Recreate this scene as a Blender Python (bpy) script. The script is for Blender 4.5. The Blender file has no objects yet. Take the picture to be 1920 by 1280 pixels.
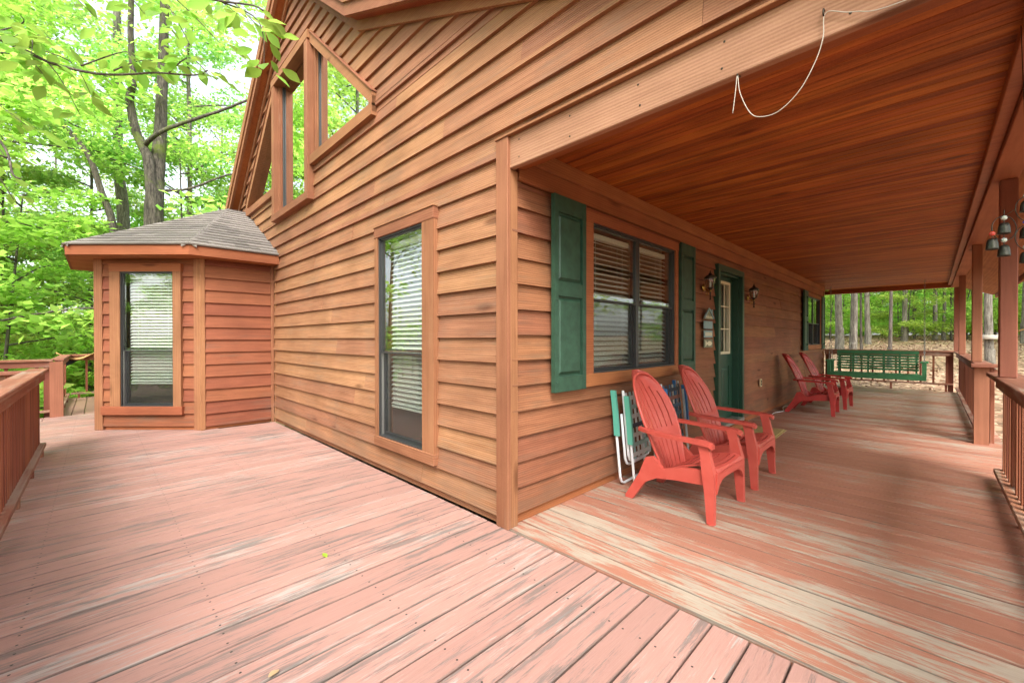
import bpy, bmesh, math, random
import numpy as np
from mathutils import Vector, Matrix
random.seed(7); rng = np.random.default_rng(7)
S = bpy.context.scene
COL = S.collection
R = math.radians

# ------------------------------------------------------------------ camera
yaw, pitch, roll = R(45.184), R(-.3376), R(-.0567)
fw = Vector((math.cos(yaw)*math.cos(pitch), math.sin(yaw)*math.cos(pitch), math.sin(pitch)))
rt = Vector((math.sin(yaw), -math.cos(yaw), 0)); up = rt.cross(fw)
r2 = rt*math.cos(roll)+up*math.sin(roll); u2 = up*math.cos(roll)-rt*math.sin(roll)
cd = bpy.data.cameras.new('camera'); cam = bpy.data.objects.new('camera', cd); COL.objects.link(cam)
cam.matrix_world = Matrix(((r2.x, u2.x, -fw.x, -1.897), (r2.y, u2.y, -fw.y, -1.948), (r2.z, u2.z, -fw.z, 1.24), (0, 0, 0, 1)))
cd.sensor_width = 36; cd.lens = 782.6/1920*36; cd.clip_start = .05; cd.clip_end = 2000
S.camera = cam
# ------------------------------------------------------------------ light
SUN_EL, SUN_AZ = R(47), R(229)          # azimuth of the sun seen from the scene, ccw from +X
W = bpy.data.worlds.new('World'); S.world = W; W.use_nodes = True
nt = W.node_tree; sky = nt.nodes.new('ShaderNodeTexSky'); sky.sky_type = 'NISHITA'; sky.sun_disc = False
sky.sun_elevation = SUN_EL; sky.sun_rotation = R(90)-SUN_AZ
sky.air_density = 1.0; sky.dust_density = 3.0; sky.ozone_density = 1.0
hz = nt.nodes.new('ShaderNodeHueSaturation'); hz.inputs['Saturation'].default_value = .38      # bright cloud cover
nt.links.new(sky.outputs[0], hz.inputs['Color']); nt.links.new(hz.outputs[0], nt.nodes['Background'].inputs[0]); nt.nodes['Background'].inputs[1].default_value = .15
sl = bpy.data.lights.new('sun', 'SUN'); so = bpy.data.objects.new('sun', sl); COL.objects.link(so)
sl.energy = 1.2; sl.angle = R(30); sl.color = (1, .96, .9)
sd = Vector((math.cos(SUN_AZ)*math.cos(SUN_EL), math.sin(SUN_AZ)*math.cos(SUN_EL), math.sin(SUN_EL)))
so.rotation_euler = sd.to_track_quat('Z', 'Y').to_euler(); so.location = (0, 0, 30)
S.view_settings.view_transform = 'Standard'; S.view_settings.look = 'None'
S.view_settings.gamma = 1; S.view_settings.exposure = 1.97
C_ = S.cycles; C_.max_bounces = 7; C_.diffuse_bounces = 3; C_.glossy_bounces = 3; C_.transmission_bounces = 3; C_.transparent_max_bounces = 12; C_.caustics_reflective = False; C_.caustics_refractive = False

# ------------------------------------------------------------------ materials
MATS = {}
def newmat(name):
    m = bpy.data.materials.new(name); m.use_nodes = True; MATS[name] = m
    n = m.node_tree; b = n.nodes['Principled BSDF']
    return m, n, b
def nd(n, t, **k):
    x = n.nodes.new(t)
    for a, v in k.items(): setattr(x, a, v)
    return x
def vmath(n, op, a, b=None):
    x = nd(n, 'ShaderNodeVectorMath', operation=op)
    for i, v in enumerate((a, b)):
        if op == 'SCALE': x.inputs['Scale'].default_value = 1.2
        if v is None: continue
        if isinstance(v, (tuple, list)): x.inputs[i].default_value = v
        else: n.links.new(v, x.inputs[i])
    return x
def math_(n, op, a, b=0., clamp=False):
    x = nd(n, 'ShaderNodeMath', operation=op); x.use_clamp = clamp
    for i, v in enumerate((a, b)):
        if isinstance(v, (int, float)): x.inputs[i].default_value = v
        else: n.links.new(v, x.inputs[i])
    return x.outputs[0]
def ramp(n, fac, stops):
    r = nd(n, 'ShaderNodeValToRGB'); e = r.color_ramp.elements
    while len(e) < len(stops): e.new(.5)
    for el, (p, c) in zip(e, stops):
        el.position = p; el.color = (*c, 1) if len(c) == 3 else c
    n.links.new(fac, r.inputs[0]); return r.outputs[0]
def mix(n, fac, a, b, blend='MIX'):
    x = nd(n, 'ShaderNodeMix', data_type='RGBA', blend_type=blend)
    for s, v in ((x.inputs[0], fac), (x.inputs[6], a), (x.inputs[7], b)):
        if isinstance(v, (int, float)): s.default_value = v
        elif isinstance(v, tuple): s.default_value = (*v, 1) if len(v) == 3 else v
        else: n.links.new(v, s)
    return x.outputs[2]
def noise(n, vec, scale, detail=4, rough=.55, dist=0.):
    x = nd(n, 'ShaderNodeTexNoise'); x.inputs['Scale'].default_value = scale; x.inputs['Detail'].default_value = detail
    x.inputs['Roughness'].default_value = rough; x.inputs['Distortion'].default_value = dist
    n.links.new(vec, x.inputs['Vector']); return x.outputs['Fac']
def coords(n, a, stretch=14., along=.5):
    """position along and across the grain axis a, shifted by the object's own random number"""
    a = Vector(a).normalized(); b = Vector((0, 0, 1)) if abs(a.z) < .5 else Vector((1, 0, 0)); c = a.cross(b).normalized(); b = c.cross(a)
    g = nd(n, 'ShaderNodeNewGeometry'); oi = nd(n, 'ShaderNodeObjectInfo')
    sh = nd(n, 'ShaderNodeCombineXYZ')
    for i, k in enumerate((37.3, 17.1, 23.7)): n.links.new(math_(n, 'MULTIPLY', oi.outputs['Random'], k), sh.inputs[i])
    cx = nd(n, 'ShaderNodeCombineXYZ')
    for i, (v, s) in enumerate(((a, along), (b, stretch), (c, stretch))):
        n.links.new(math_(n, 'MULTIPLY', vmath(n, 'DOT_PRODUCT', g.outputs['Position'], tuple(v)).outputs['Value'], s), cx.inputs[i])
    return vmath(n, 'ADD', cx.outputs[0], sh.outputs[0]).outputs[0], g.outputs['Position'], oi.outputs['Random']
def bump(n, b, h, strength, dist=.004):
    x = nd(n, 'ShaderNodeBump'); x.inputs['Strength'].default_value = strength; x.inputs['Distance'].default_value = dist
    n.links.new(h, x.inputs['Height']); n.links.new(x.outputs[0], b.inputs['Normal'])
def wood(name, axis, c1, c2, tint=.1, rough=.72, grain=1., weather=None, wamt=.5, wpos=.6, bumpy=.5, spec=.25):
    """stained timber: long grain between two tones, each board its own shade, patches of weathering"""
    m, n, b = newmat(name)
    v, P, rnd = coords(n, axis, 20*grain, 1.0*grain)
    g1 = noise(n, v, 1.5, 9, .68, .6); g2 = noise(n, P, 130., 3, .7)
    w = nd(n, 'ShaderNodeTexWave'); w.bands_direction = 'Y'; w.inputs['Scale'].default_value = 1.1; w.inputs['Distortion'].default_value = 7; w.inputs['Detail'].default_value = 3
    w.inputs['Detail Scale'].default_value = .5; n.links.new(v, w.inputs['Vector'])
    f = math_(n, 'ADD', math_(n, 'MULTIPLY', g1, .62), math_(n, 'ADD', math_(n, 'MULTIPLY', w.outputs['Fac'], .16), math_(n, 'MULTIPLY', g2, .22)))
    col = ramp(n, f, [(.34, c1), (.62, c2)])
    big = noise(n, P, 1.6, 3)
    col = mix(n, .8, col, ramp(n, big, [(.3, (.74, .72, .70)), (.7, (1.12, 1.12, 1.12))]), 'MULTIPLY')
    # a knot here and there
    vo = nd(n, 'ShaderNodeTexVoronoi'); vo.inputs['Scale'].default_value = .55; n.links.new(vmath(n, 'MULTIPLY', v, (1.6, .28, .28)).outputs[0], vo.inputs['Vector'])
    kn = ramp(n, vo.outputs['Distance'], [(.05, (.34, .25, .2)), (.11, (1, 1, 1))])
    col = mix(n, .8, col, kn, 'MULTIPLY')
    if weather:
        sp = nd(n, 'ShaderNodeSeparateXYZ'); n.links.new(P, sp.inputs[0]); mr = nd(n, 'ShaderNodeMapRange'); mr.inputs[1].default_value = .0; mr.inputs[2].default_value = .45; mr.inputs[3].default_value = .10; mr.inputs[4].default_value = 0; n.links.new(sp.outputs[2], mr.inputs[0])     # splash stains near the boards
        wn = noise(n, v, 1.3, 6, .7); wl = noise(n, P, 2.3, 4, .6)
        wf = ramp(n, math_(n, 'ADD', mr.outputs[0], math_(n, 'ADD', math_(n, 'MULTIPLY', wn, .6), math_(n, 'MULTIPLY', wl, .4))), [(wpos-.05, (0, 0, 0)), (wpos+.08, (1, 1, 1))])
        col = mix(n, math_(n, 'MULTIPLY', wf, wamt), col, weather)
    hs = nd(n, 'ShaderNodeHueSaturation'); n.links.new(col, hs.inputs['Color'])
    n.links.new(math_(n, 'ADD', math_(n, 'MULTIPLY', rnd, 2*tint), 1-tint), hs.inputs['Value'])
    n.links.new(math_(n, 'ADD', math_(n, 'MULTIPLY', rnd, .014), .493), hs.inputs['Hue'])
    n.links.new(hs.outputs[0], b.inputs['Base Color']); b.inputs['Roughness'].default_value = rough; b.inputs['Specular IOR Level'].default_value = spec
    bump(n, b, f, bumpy); return m
def worn_deck(name, axis, paint, paint2, bare, dirt, wpos, dpos, edge=None, rough=.6, nails=None, gaps=None):
    """painted planking: paint worn through to grey timber in long streaks, with dark mildew runs"""
    m, n, b = newmat(name)
    v, P, rnd = coords(n, axis, 22, 1.5)
    g = noise(n, v, 1.3, 10, .74, .25); g2 = noise(n, v, 4.2, 6, .75); fine = noise(n, vmath(n, 'MULTIPLY', v, (1.5, 5, 5)).outputs[0], 2.5, 4, .7); big = noise(n, P, 1.7, 3)
    base = mix(n, g2, paint, paint2)
    hs = nd(n, 'ShaderNodeHueSaturation'); n.links.new(base, hs.inputs['Color'])
    n.links.new(math_(n, 'ADD', math_(n, 'MULTIPLY', rnd, .2), .90), hs.inputs['Value'])
    wf = math_(n, 'ADD', math_(n, 'ADD', math_(n, 'MULTIPLY', g, .52), math_(n, 'MULTIPLY', g2, .33)), math_(n, 'MULTIPLY', big, .15))
    wf = math_(n, 'ADD', wf, math_(n, 'MULTIPLY', math_(n, 'SUBTRACT', rnd, .5), .09))
    if edge:                                   # near end bare where rain reaches, far end paled in place of light: axis, from, to, amount at the near end and at the far end
        ax, e0, e1, amt, g0, g1, amt2 = edge
        sp = nd(n, 'ShaderNodeSeparateXYZ'); n.links.new(P, sp.inputs[0])
        for a0, a1, v0, v1 in ((e0, e1, amt, 0), (g0, g1, 0, amt2)):
            mr = nd(n, 'ShaderNodeMapRange'); mr.inputs[1].default_value = a0; mr.inputs[2].default_value = a1; mr.inputs[3].default_value = v0; mr.inputs[4].default_value = v1
            n.links.new(sp.outputs[ax], mr.inputs[0]); wf = math_(n, 'ADD', wf, mr.outputs[0])
    wm = ramp(n, wf, [(wpos, (0, 0, 0)), (wpos+.02, (1, 1, 1))])
    bcol = mix(n, fine, tuple(x*.6 for x in bare), bare)
    col = mix(n, math_(n, 'MULTIPLY', wm, .85), hs.outputs[0], bcol)
    d = noise(n, vmath(n, 'ADD', v, (5, 3, 9)).outputs[0], 1.0, 10, .78, .2)
    df = ramp(n, math_(n, 'ADD', math_(n, 'MULTIPLY', d, .8), math_(n, 'MULTIPLY', big, .2)), [(dpos, (0, 0, 0)), (dpos+.05, (1, 1, 1))])
    col = mix(n, math_(n, 'MULTIPLY', df, .72), col, mix(n, fine, tuple(x*.6 for x in dirt), tuple(x*2 for x in dirt)))
    col = mix(n, .5, col, ramp(n, fine, [(.3, (.8, .8, .8)), (.7, (1.1, 1.1, 1.1))]), 'MULTIPLY')
    if gaps:                                   # dark lines along the board edges, broken up by the grain noise
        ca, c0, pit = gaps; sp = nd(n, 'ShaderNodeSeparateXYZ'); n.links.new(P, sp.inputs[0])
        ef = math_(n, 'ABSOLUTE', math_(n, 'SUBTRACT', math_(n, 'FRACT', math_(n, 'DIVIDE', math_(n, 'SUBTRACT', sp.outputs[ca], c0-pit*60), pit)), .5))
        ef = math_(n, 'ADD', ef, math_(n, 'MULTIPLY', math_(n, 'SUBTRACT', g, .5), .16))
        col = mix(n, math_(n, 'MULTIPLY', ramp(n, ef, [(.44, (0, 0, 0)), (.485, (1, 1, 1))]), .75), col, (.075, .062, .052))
    if nails:                                  # pairs of nail heads over the joists
        la, ca, c0, pit = nails; sp = nd(n, 'ShaderNodeSeparateXYZ'); n.links.new(P, sp.inputs[0])
        dx = math_(n, 'MULTIPLY', math_(n, 'SUBTRACT', math_(n, 'FRACT', math_(n, 'ADD', math_(n, 'DIVIDE', sp.outputs[la], .61), 20)), .5), .61)
        dy = math_(n, 'MULTIPLY', math_(n, 'SUBTRACT', math_(n, 'ABSOLUTE', math_(n, 'SUBTRACT', math_(n, 'FRACT', math_(n, 'DIVIDE', math_(n, 'SUBTRACT', sp.outputs[ca], c0-pit*60), pit)), .5)), .27), pit)
        dd = math_(n, 'SQRT', math_(n, 'ADD', math_(n, 'MULTIPLY', dx, dx), math_(n, 'MULTIPLY', dy, dy)))
        col = mix(n, math_(n, 'LESS_THAN', dd, .0048), col, (.05, .04, .035))
    n.links.new(col, b.inputs['Base Color'])
    n.links.new(math_(n, 'ADD', math_(n, 'MULTIPLY', wm, .2), rough), b.inputs['Roughness']); b.inputs['Specular IOR Level'].default_value = .25
    bump(n, b, math_(n, 'ADD', fine, math_(n, 'MULTIPLY', wm, -.5)), .5); return m
def plain(name, c, rough=.5, metal=0, var=.0, spec=.5, scale=8, bumpy=0):
    m, n, b = newmat(name); b.inputs['Roughness'].default_value = rough; b.inputs['Metallic'].default_value = metal; b.inputs['Specular IOR Level'].default_value = spec
    if var:
        g = nd(n, 'ShaderNodeNewGeometry'); f = noise(n, g.outputs['Position'], scale, 5, .6)
        n.links.new(ramp(n, f, [(.3, tuple(x*(1-var) for x in c)), (.7, tuple(min(1, x*(1+var)) for x in c))]), b.inputs['Base Color'])
        if bumpy: bump(n, b, f, bumpy)
    else: b.inputs['Base Color'].default_value = (*c, 1)
    return m
X, Y, Z, D = (1, 0, 0), (0, 1, 0), (0, 0, 1), (1, -1, 0)
ST1, ST2 = (.195, .081, .039), (.36, .172, .090)
GREY = (.33, .24, .16)
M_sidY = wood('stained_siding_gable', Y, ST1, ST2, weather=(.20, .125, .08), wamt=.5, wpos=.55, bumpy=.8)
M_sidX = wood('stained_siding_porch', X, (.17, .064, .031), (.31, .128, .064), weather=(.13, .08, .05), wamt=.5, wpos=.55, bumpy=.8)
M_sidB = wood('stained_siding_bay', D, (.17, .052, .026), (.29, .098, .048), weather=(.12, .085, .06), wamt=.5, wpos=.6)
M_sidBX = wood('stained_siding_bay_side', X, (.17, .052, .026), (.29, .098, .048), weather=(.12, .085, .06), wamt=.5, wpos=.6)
TR1, TR2 = (.22, .086, .041), (.31, .138, .068)
M_trZ = wood('stained_trim_upright', Z, TR1, TR2, grain=.8, tint=.1, weather=GREY, wamt=.3, wpos=.62)
M_trY = wood('stained_trim_gable', Y, TR1, TR2, grain=.8, tint=.1, weather=GREY, wamt=.3, wpos=.62)
M_trX = wood('stained_trim_porch', X, (.26, .085, .035), (.37, .135, .055), grain=.8, tint=.1)
M_trD = wood('stained_trim_bay', D, (.24, .072, .032), (.36, .12, .052), grain=.8, tint=.1)
M_beam = wood('rough_sawn_beam', Y, (.27, .135, .074), (.40, .222, .13), grain=.9, tint=.05)
M_red = wood('red_stained_soffit', Y, (.22, .055, .018), (.33, .09, .03), tint=.1, rough=.5)
M_ceil = wood('stained_ceiling_plank', Y, (.16, .038, .007), (.48, .14, .026), tint=.16, rough=.58, grain=1.1, bumpy=.25, spec=.2)
M_post = wood('painted_post', Z, (.24, .092, .054), (.32, .125, .074), tint=.08, grain=.8, bumpy=.25)
M_railZ = wood('painted_baluster', Z, (.20, .066, .036), (.29, .098, .054), tint=.2, weather=(.35, .27, .2), wamt=.3, wpos=.64)
M_railY = wood('painted_rail_long', Y, (.23, .085, .05), (.36, .155, .095), tint=.12, weather=(.36, .3, .24), wamt=.6, wpos=.55)
M_railX = wood('painted_rail_cross', X, (.20, .075, .043), (.30, .125, .075), tint=.12, weather=(.36, .31, .24), wamt=.6, wpos=.57)
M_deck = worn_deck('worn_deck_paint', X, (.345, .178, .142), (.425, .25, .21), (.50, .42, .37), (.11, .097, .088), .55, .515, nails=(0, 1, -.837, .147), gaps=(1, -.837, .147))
M_deckF = worn_deck('worn_deck_paint_walkway', Y, (.33, .18, .14), (.40, .23, .18), (.44, .37, .32), (.09, .08, .07), .6, .58)
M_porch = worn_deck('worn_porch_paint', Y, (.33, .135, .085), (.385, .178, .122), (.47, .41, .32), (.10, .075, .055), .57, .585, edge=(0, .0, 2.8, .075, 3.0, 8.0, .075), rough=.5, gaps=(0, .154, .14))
M_shing, n_, b_ = newmat('asphalt_shingle'); v_, P_, r_ = coords(n_, Z, 1, 1)
gr_ = noise(n_, P_, 180, 3, .7); col_ = mix(n_, gr_, (.10, .088, .078), (.26, .228, .205)); h_ = nd(n_, 'ShaderNodeHueSaturation'); n_.links.new(col_, h_.inputs['Color'])
n_.links.new(math_(n_, 'ADD', math_(n_, 'MULTIPLY', r_, .5), .75), h_.inputs['Value']); n_.links.new(h_.outputs[0], b_.inputs['Base Color']); b_.inputs['Roughness'].default_value = .95; bump(n_, b_, gr_, .6, .003)
M_green = plain('green_shutter_vinyl', (.024, .066, .040), .5, var=.28, scale=14, spec=.4)
M_door = plain('green_door_paint', (.018, .062, .038), .4, var=.1)
M_bench = plain('green_bench_paint', (.045, .19, .075), .45, var=.18)
M_bronze = plain('bronze_window_frame', (.035, .036, .036), .4, spec=.5)
M_alu = plain('aluminium_frame', (.42, .41, .38), .4, .6)
M_white = plain('white_blind', (.86, .85, .80), .5)
M_cream = plain('cream_door_lite', (.66, .60, .42), .5)
M_tube = plain('white_enamel_tube', (.72, .74, .76), .3)
M_teal = plain('teal_plastic', (.11, .43, .33), .4)
M_blue = plain('blue_plastic', (.05, .19, .45), .4)
M_webw = plain('white_webbing', (.55, .56, .52), .7, var=.15, scale=60); M_webg = plain('grey_green_webbing', (.30, .44, .40), .7, var=.15, scale=60)
M_webb = plain('blue_webbing', (.10, .19, .28), .7, var=.2, scale=60); M_webd = plain('dark_webbing', (.06, .08, .10), .7); M_webr = plain('rust_webbing', (.36, .16, .12), .7)
M_brass = plain('aged_brass', (.42, .27, .07), .3, .9, var=.3, scale=40); M_iron = plain('dark_bronze_metal', (.045, .036, .025), .4, .7)
M_bell = plain('verdigris_bell', (.05, .048, .038), .4, .75, var=.4, scale=50)
M_rope = plain('white_rope', (.42, .38, .32), .9)
M_mat = plain('coir_mat', (.38, .27, .10), .95, var=.3, scale=90, bumpy=.6)
M_black = plain('dark_cloth', (.015, .018, .017), .9); M_tan = plain('tan_cloth', (.42, .24, .09), .9, var=.3, scale=12)
M_cream2 = plain('outlet_plastic', (.62, .52, .3), .4)
M_inw = plain('interior_wall', (.6, .5, .36), .8); M_infl = plain('interior_floor', (.16, .10, .06), .6)
M_blueg = plain('pale_blue_plaque', (.22, .33, .34), .6, var=.2, scale=40); M_olive = plain('olive_plaque', (.20, .21, .13), .6, var=.2, scale=40); M_letter = plain('cream_lettering', (.70, .66, .46), .6)
M_galv = plain('galvanised_chain', (.25, .23, .20), .4, .8)
M_bead = plain('glass_bead', (.5, .55, .5), .1); M_beadb = plain('blue_bead', (.03, .08, .55), .1); M_beadr = plain('red_bead', (.5, .06, .04), .1)
# sun-faded red plastic
M_plas, n_, b_ = newmat('faded_red_plastic'); g_ = nd(n_, 'ShaderNodeNewGeometry'); s_ = nd(n_, 'ShaderNodeSeparateXYZ'); n_.links.new(g_.outputs['Normal'], s_.inputs[0])
f_ = noise(n_, g_.outputs['Position'], 9, 5, .65); oi_ = nd(n_, 'ShaderNodeObjectInfo')
c_ = mix(n_, f_, (.43, .048, .036), (.55, .11, .082)); n_.links.new(c_, b_.inputs['Base Color']); b_.inputs['Roughness'].default_value = .42; bump(n_, b_, noise(n_, g_.outputs['Position'], 60, 3), .08)
M_plas2 = plain('shaded_red_plastic', (.36, .030, .026), .4, var=.25, scale=9)  # darker copy of the chair red: far chairs' shade put into the colour
# window glass: reflects the woods, lets the blinds show
def glassmat(name, refl, tint):
    m, n, b = newmat(name); n.nodes.remove(b); out = n.nodes['Material Output']
    ge = nd(n, 'ShaderNodeNewGeometry'); dt = math_(n, 'ABSOLUTE', vmath(n, 'DOT_PRODUCT', ge.outputs['Incoming'], ge.outputs['Normal']).outputs['Value'])
    f = math_(n, 'ADD', math_(n, 'MULTIPLY', math_(n, 'POWER', math_(n, 'SUBTRACT', 1, dt), 4), .9), refl, True)
    t = nd(n, 'ShaderNodeBsdfTransparent'); t.inputs[0].default_value = (*tint, 1); g = nd(n, 'ShaderNodeBsdfGlossy'); g.inputs['Roughness'].default_value = .01; g.inputs[0].default_value = (.95, .97, .95, 1)
    x = nd(n, 'ShaderNodeMixShader'); n.links.new(f, x.inputs[0]); n.links.new(t.outputs[0], x.inputs[1]); n.links.new(g.outputs[0], x.inputs[2]); n.links.new(x.outputs[0], out.inputs[0]); return m
M_glass = glassmat('window_glass', .10, (.9, .93, .9)); M_glassU = glassmat('coated_upper_glass', .62, (.6, .65, .6))
M_scr, n_, b_ = newmat('insect_screen'); n_.nodes.remove(b_); t_ = nd(n_, 'ShaderNodeBsdfTransparent'); d_ = nd(n_, 'ShaderNodeBsdfDiffuse'); d_.inputs[0].default_value = (.05, .05, .05, 1); x_ = nd(n_, 'ShaderNodeMixShader'); x_.inputs[0].default_value = .16
n_.links.new(t_.outputs[0], x_.inputs[1]); n_.links.new(d_.outputs[0], x_.inputs[2]); n_.links.new(x_.outputs[0], n_.nodes['Material Output'].inputs[0])
# bark and leaves
def g_n(n, v):
    x = nd(n, 'ShaderNodeTexNoise'); x.inputs['Scale'].default_value = 1.7; x.inputs['Detail'].default_value = 4; n.links.new(v, x.inputs['Vector']); return x.outputs['Color']
def barkmat(name, c1, c2, moss=0):
    m, n, b = newmat(name); v, P, rnd = coords(n, Z, 9, 1.6)
    f = noise(n, v, 2.2, 7, .7, .4); vo = nd(n, 'ShaderNodeTexVoronoi'); vo.feature = 'DISTANCE_TO_EDGE'; vo.inputs['Scale'].default_value = 3.1; n.links.new(vmath(n, 'ADD', v, vmath(n, 'SCALE', g_n(n, v)).outputs[0]).outputs[0], vo.inputs['Vector'])
    k = math_(n, 'ADD', math_(n, 'MULTIPLY', f, .95), math_(n, 'MULTIPLY', vo.outputs['Distance'], .35))
    col = ramp(n, k, [(.40, c1), (.72, c2)])
    if moss: col = mix(n, ramp(n, noise(n, P, 1.4, 5, .7), [(.52, (0, 0, 0)), (.62, (moss,)*3)]), col, (.10, .13, .02))
    n.links.new(col, b.inputs['Base Color']); b.inputs['Roughness'].default_value = .95; bump(n, b, k, .9, .02); return m
M_bark = barkmat('grey_bark', (.075, .062, .048), (.30, .27, .225)); M_bark2 = barkmat('mossy_bark', (.028, .023, .017), (.15, .13, .10), .9); M_barkd = barkmat('dark_bark', (.05, .04, .032), (.17, .14, .115))
def leafmat(name, c1, c2, tr=.5):
    m, n, b = newmat(name); n.nodes.remove(b)
    g = nd(n, 'ShaderNodeNewGeometry'); oi = nd(n, 'ShaderNodeObjectInfo')
    c = mix(n, g.outputs['Random Per Island'], c1, c2); h = nd(n, 'ShaderNodeHueSaturation'); n.links.new(c, h.inputs['Color'])
    n.links.new(math_(n, 'ADD', math_(n, 'MULTIPLY', oi.outputs['Random'], .04), .48), h.inputs['Hue']); n.links.new(math_(n, 'ADD', math_(n, 'MULTIPLY', oi.outputs['Random'], .5), .75), h.inputs['Value'])
    d = nd(n, 'ShaderNodeBsdfPrincipled'); d.inputs['Roughness'].default_value = .42; d.inputs['Specular IOR Level'].default_value = .4; n.links.new(h.outputs[0], d.inputs['Base Color'])
    t = nd(n, 'ShaderNodeBsdfTranslucent'); h2 = nd(n, 'ShaderNodeHueSaturation'); h2.inputs['Value'].default_value = 2.3; h2.inputs['Hue'].default_value = .497; n.links.new(h.outputs[0], h2.inputs['Color']); n.links.new(h2.outputs[0], t.inputs[0])
    x = nd(n, 'ShaderNodeMixShader'); x.inputs[0].default_value = tr; n.links.new(d.outputs[0], x.inputs[1]); n.links.new(t.outputs[0], x.inputs[2]); n.links.new(x.outputs[0], n.nodes['Material Output'].inputs[0]); return m
M_leaf = leafmat('woodland_leaf', (.165, .29, .05), (.30, .41, .085), .64); M_leafn = leafmat('near_leaf', (.10, .21, .03), (.22, .34, .055), .55); M_leafd = leafmat('deep_leaf', (.13, .25, .05), (.25, .36, .08), .64)
M_lit = plain('fallen_leaf_litter', (.36, .22, .13), .9)
M_lit2, n_, b_ = newmat('leaf_litter'); g_ = nd(n_, 'ShaderNodeNewGeometry'); n_.links.new(ramp(n_, g_.outputs['Random Per Island'], [(0, (.16, .085, .045)), (.5, (.34, .20, .12)), (1, (.52, .36, .25))]), b_.inputs['Base Color']); b_.inputs['Roughness'].default_value = .9
M_ground, n_, b_ = newmat('forest_floor'); g_ = nd(n_, 'ShaderNodeNewGeometry'); vo_ = nd(n_, 'ShaderNodeTexVoronoi'); vo_.inputs['Scale'].default_value = 9; n_.links.new(g_.outputs['Position'], vo_.inputs['Vector'])
sx_ = nd(n_, 'ShaderNodeSeparateColor'); n_.links.new(vo_.outputs['Color'], sx_.inputs[0]); c_ = ramp(n_, sx_.outputs[0], [(0, (.13, .075, .04)), (.5, (.30, .18, .11)), (1, (.48, .33, .22))])
c_ = mix(n_, ramp(n_, noise(n_, g_.outputs['Position'], .35, 5, .6), [(.52, (0, 0, 0)), (.7, (.6, .6, .6))]), c_, (.08, .12, .02)); n_.links.new(c_, b_.inputs['Base Color']); b_.inputs['Roughness'].default_value = .95; bump(n_, b_, vo_.outputs['Distance'], .8, .03)

# ------------------------------------------------------------------ helpers
def link(name, me, mat=None, parent=None, loc=(0, 0, 0), rot=(0, 0, 0)):
    o = bpy.data.objects.new(name, me); COL.objects.link(o)
    if mat is not None and me is not None and not me.materials: me.materials.append(mat)
    o.parent = parent; o.location = loc; o.rotation_euler = rot; return o
def empty(name, loc=(0, 0, 0), rz=0, parent=None):
    o = bpy.data.objects.new(name, None); COL.objects.link(o); o.location = loc; o.rotation_euler = (0, 0, rz); o.empty_display_size = .1; o.parent = parent; return o
def tag(o, label=None, cat=None, group=None, kind=None):
    for k, v in (('label', label), ('category', cat), ('group', group), ('kind', kind)):
        if v: o[k] = v
    return o
def pyd(name, v, f, smooth=False):
    me = bpy.data.meshes.new(name); me.from_pydata([tuple(map(float, p)) for p in v], [], f); me.update()
    if smooth: me.polygons.foreach_set('use_smooth', [True]*len(me.polygons))
    return me
_bc = {}
def boxmesh(s, bev, mat):
    key = (tuple(round(x, 4) for x in s), bev, mat.name)
    if key in _bc: return _bc[key]
    bm = bmesh.new(); bmesh.ops.create_cube(bm, size=1)
    for v in bm.verts: v.co = Vector((v.co.x*s[0], v.co.y*s[1], v.co.z*s[2]))
    if bev: bmesh.ops.bevel(bm, geom=bm.edges[:], offset=min(bev, min(s)*.3), segments=1, affect='EDGES')
    me = bpy.data.meshes.new('box'); bm.to_mesh(me); bm.free(); me.materials.append(mat); _bc[key] = me; return me
def box(name, a, b, mat, parent=None, bev=.003, rot=(0, 0, 0)):
    c = [(p+q)/2 for p, q in zip(a, b)]; s = [max(abs(q-p), .0005) for p, q in zip(a, b)]
    return link(name, boxmesh(s, bev, mat), None, parent, c, rot)
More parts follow.
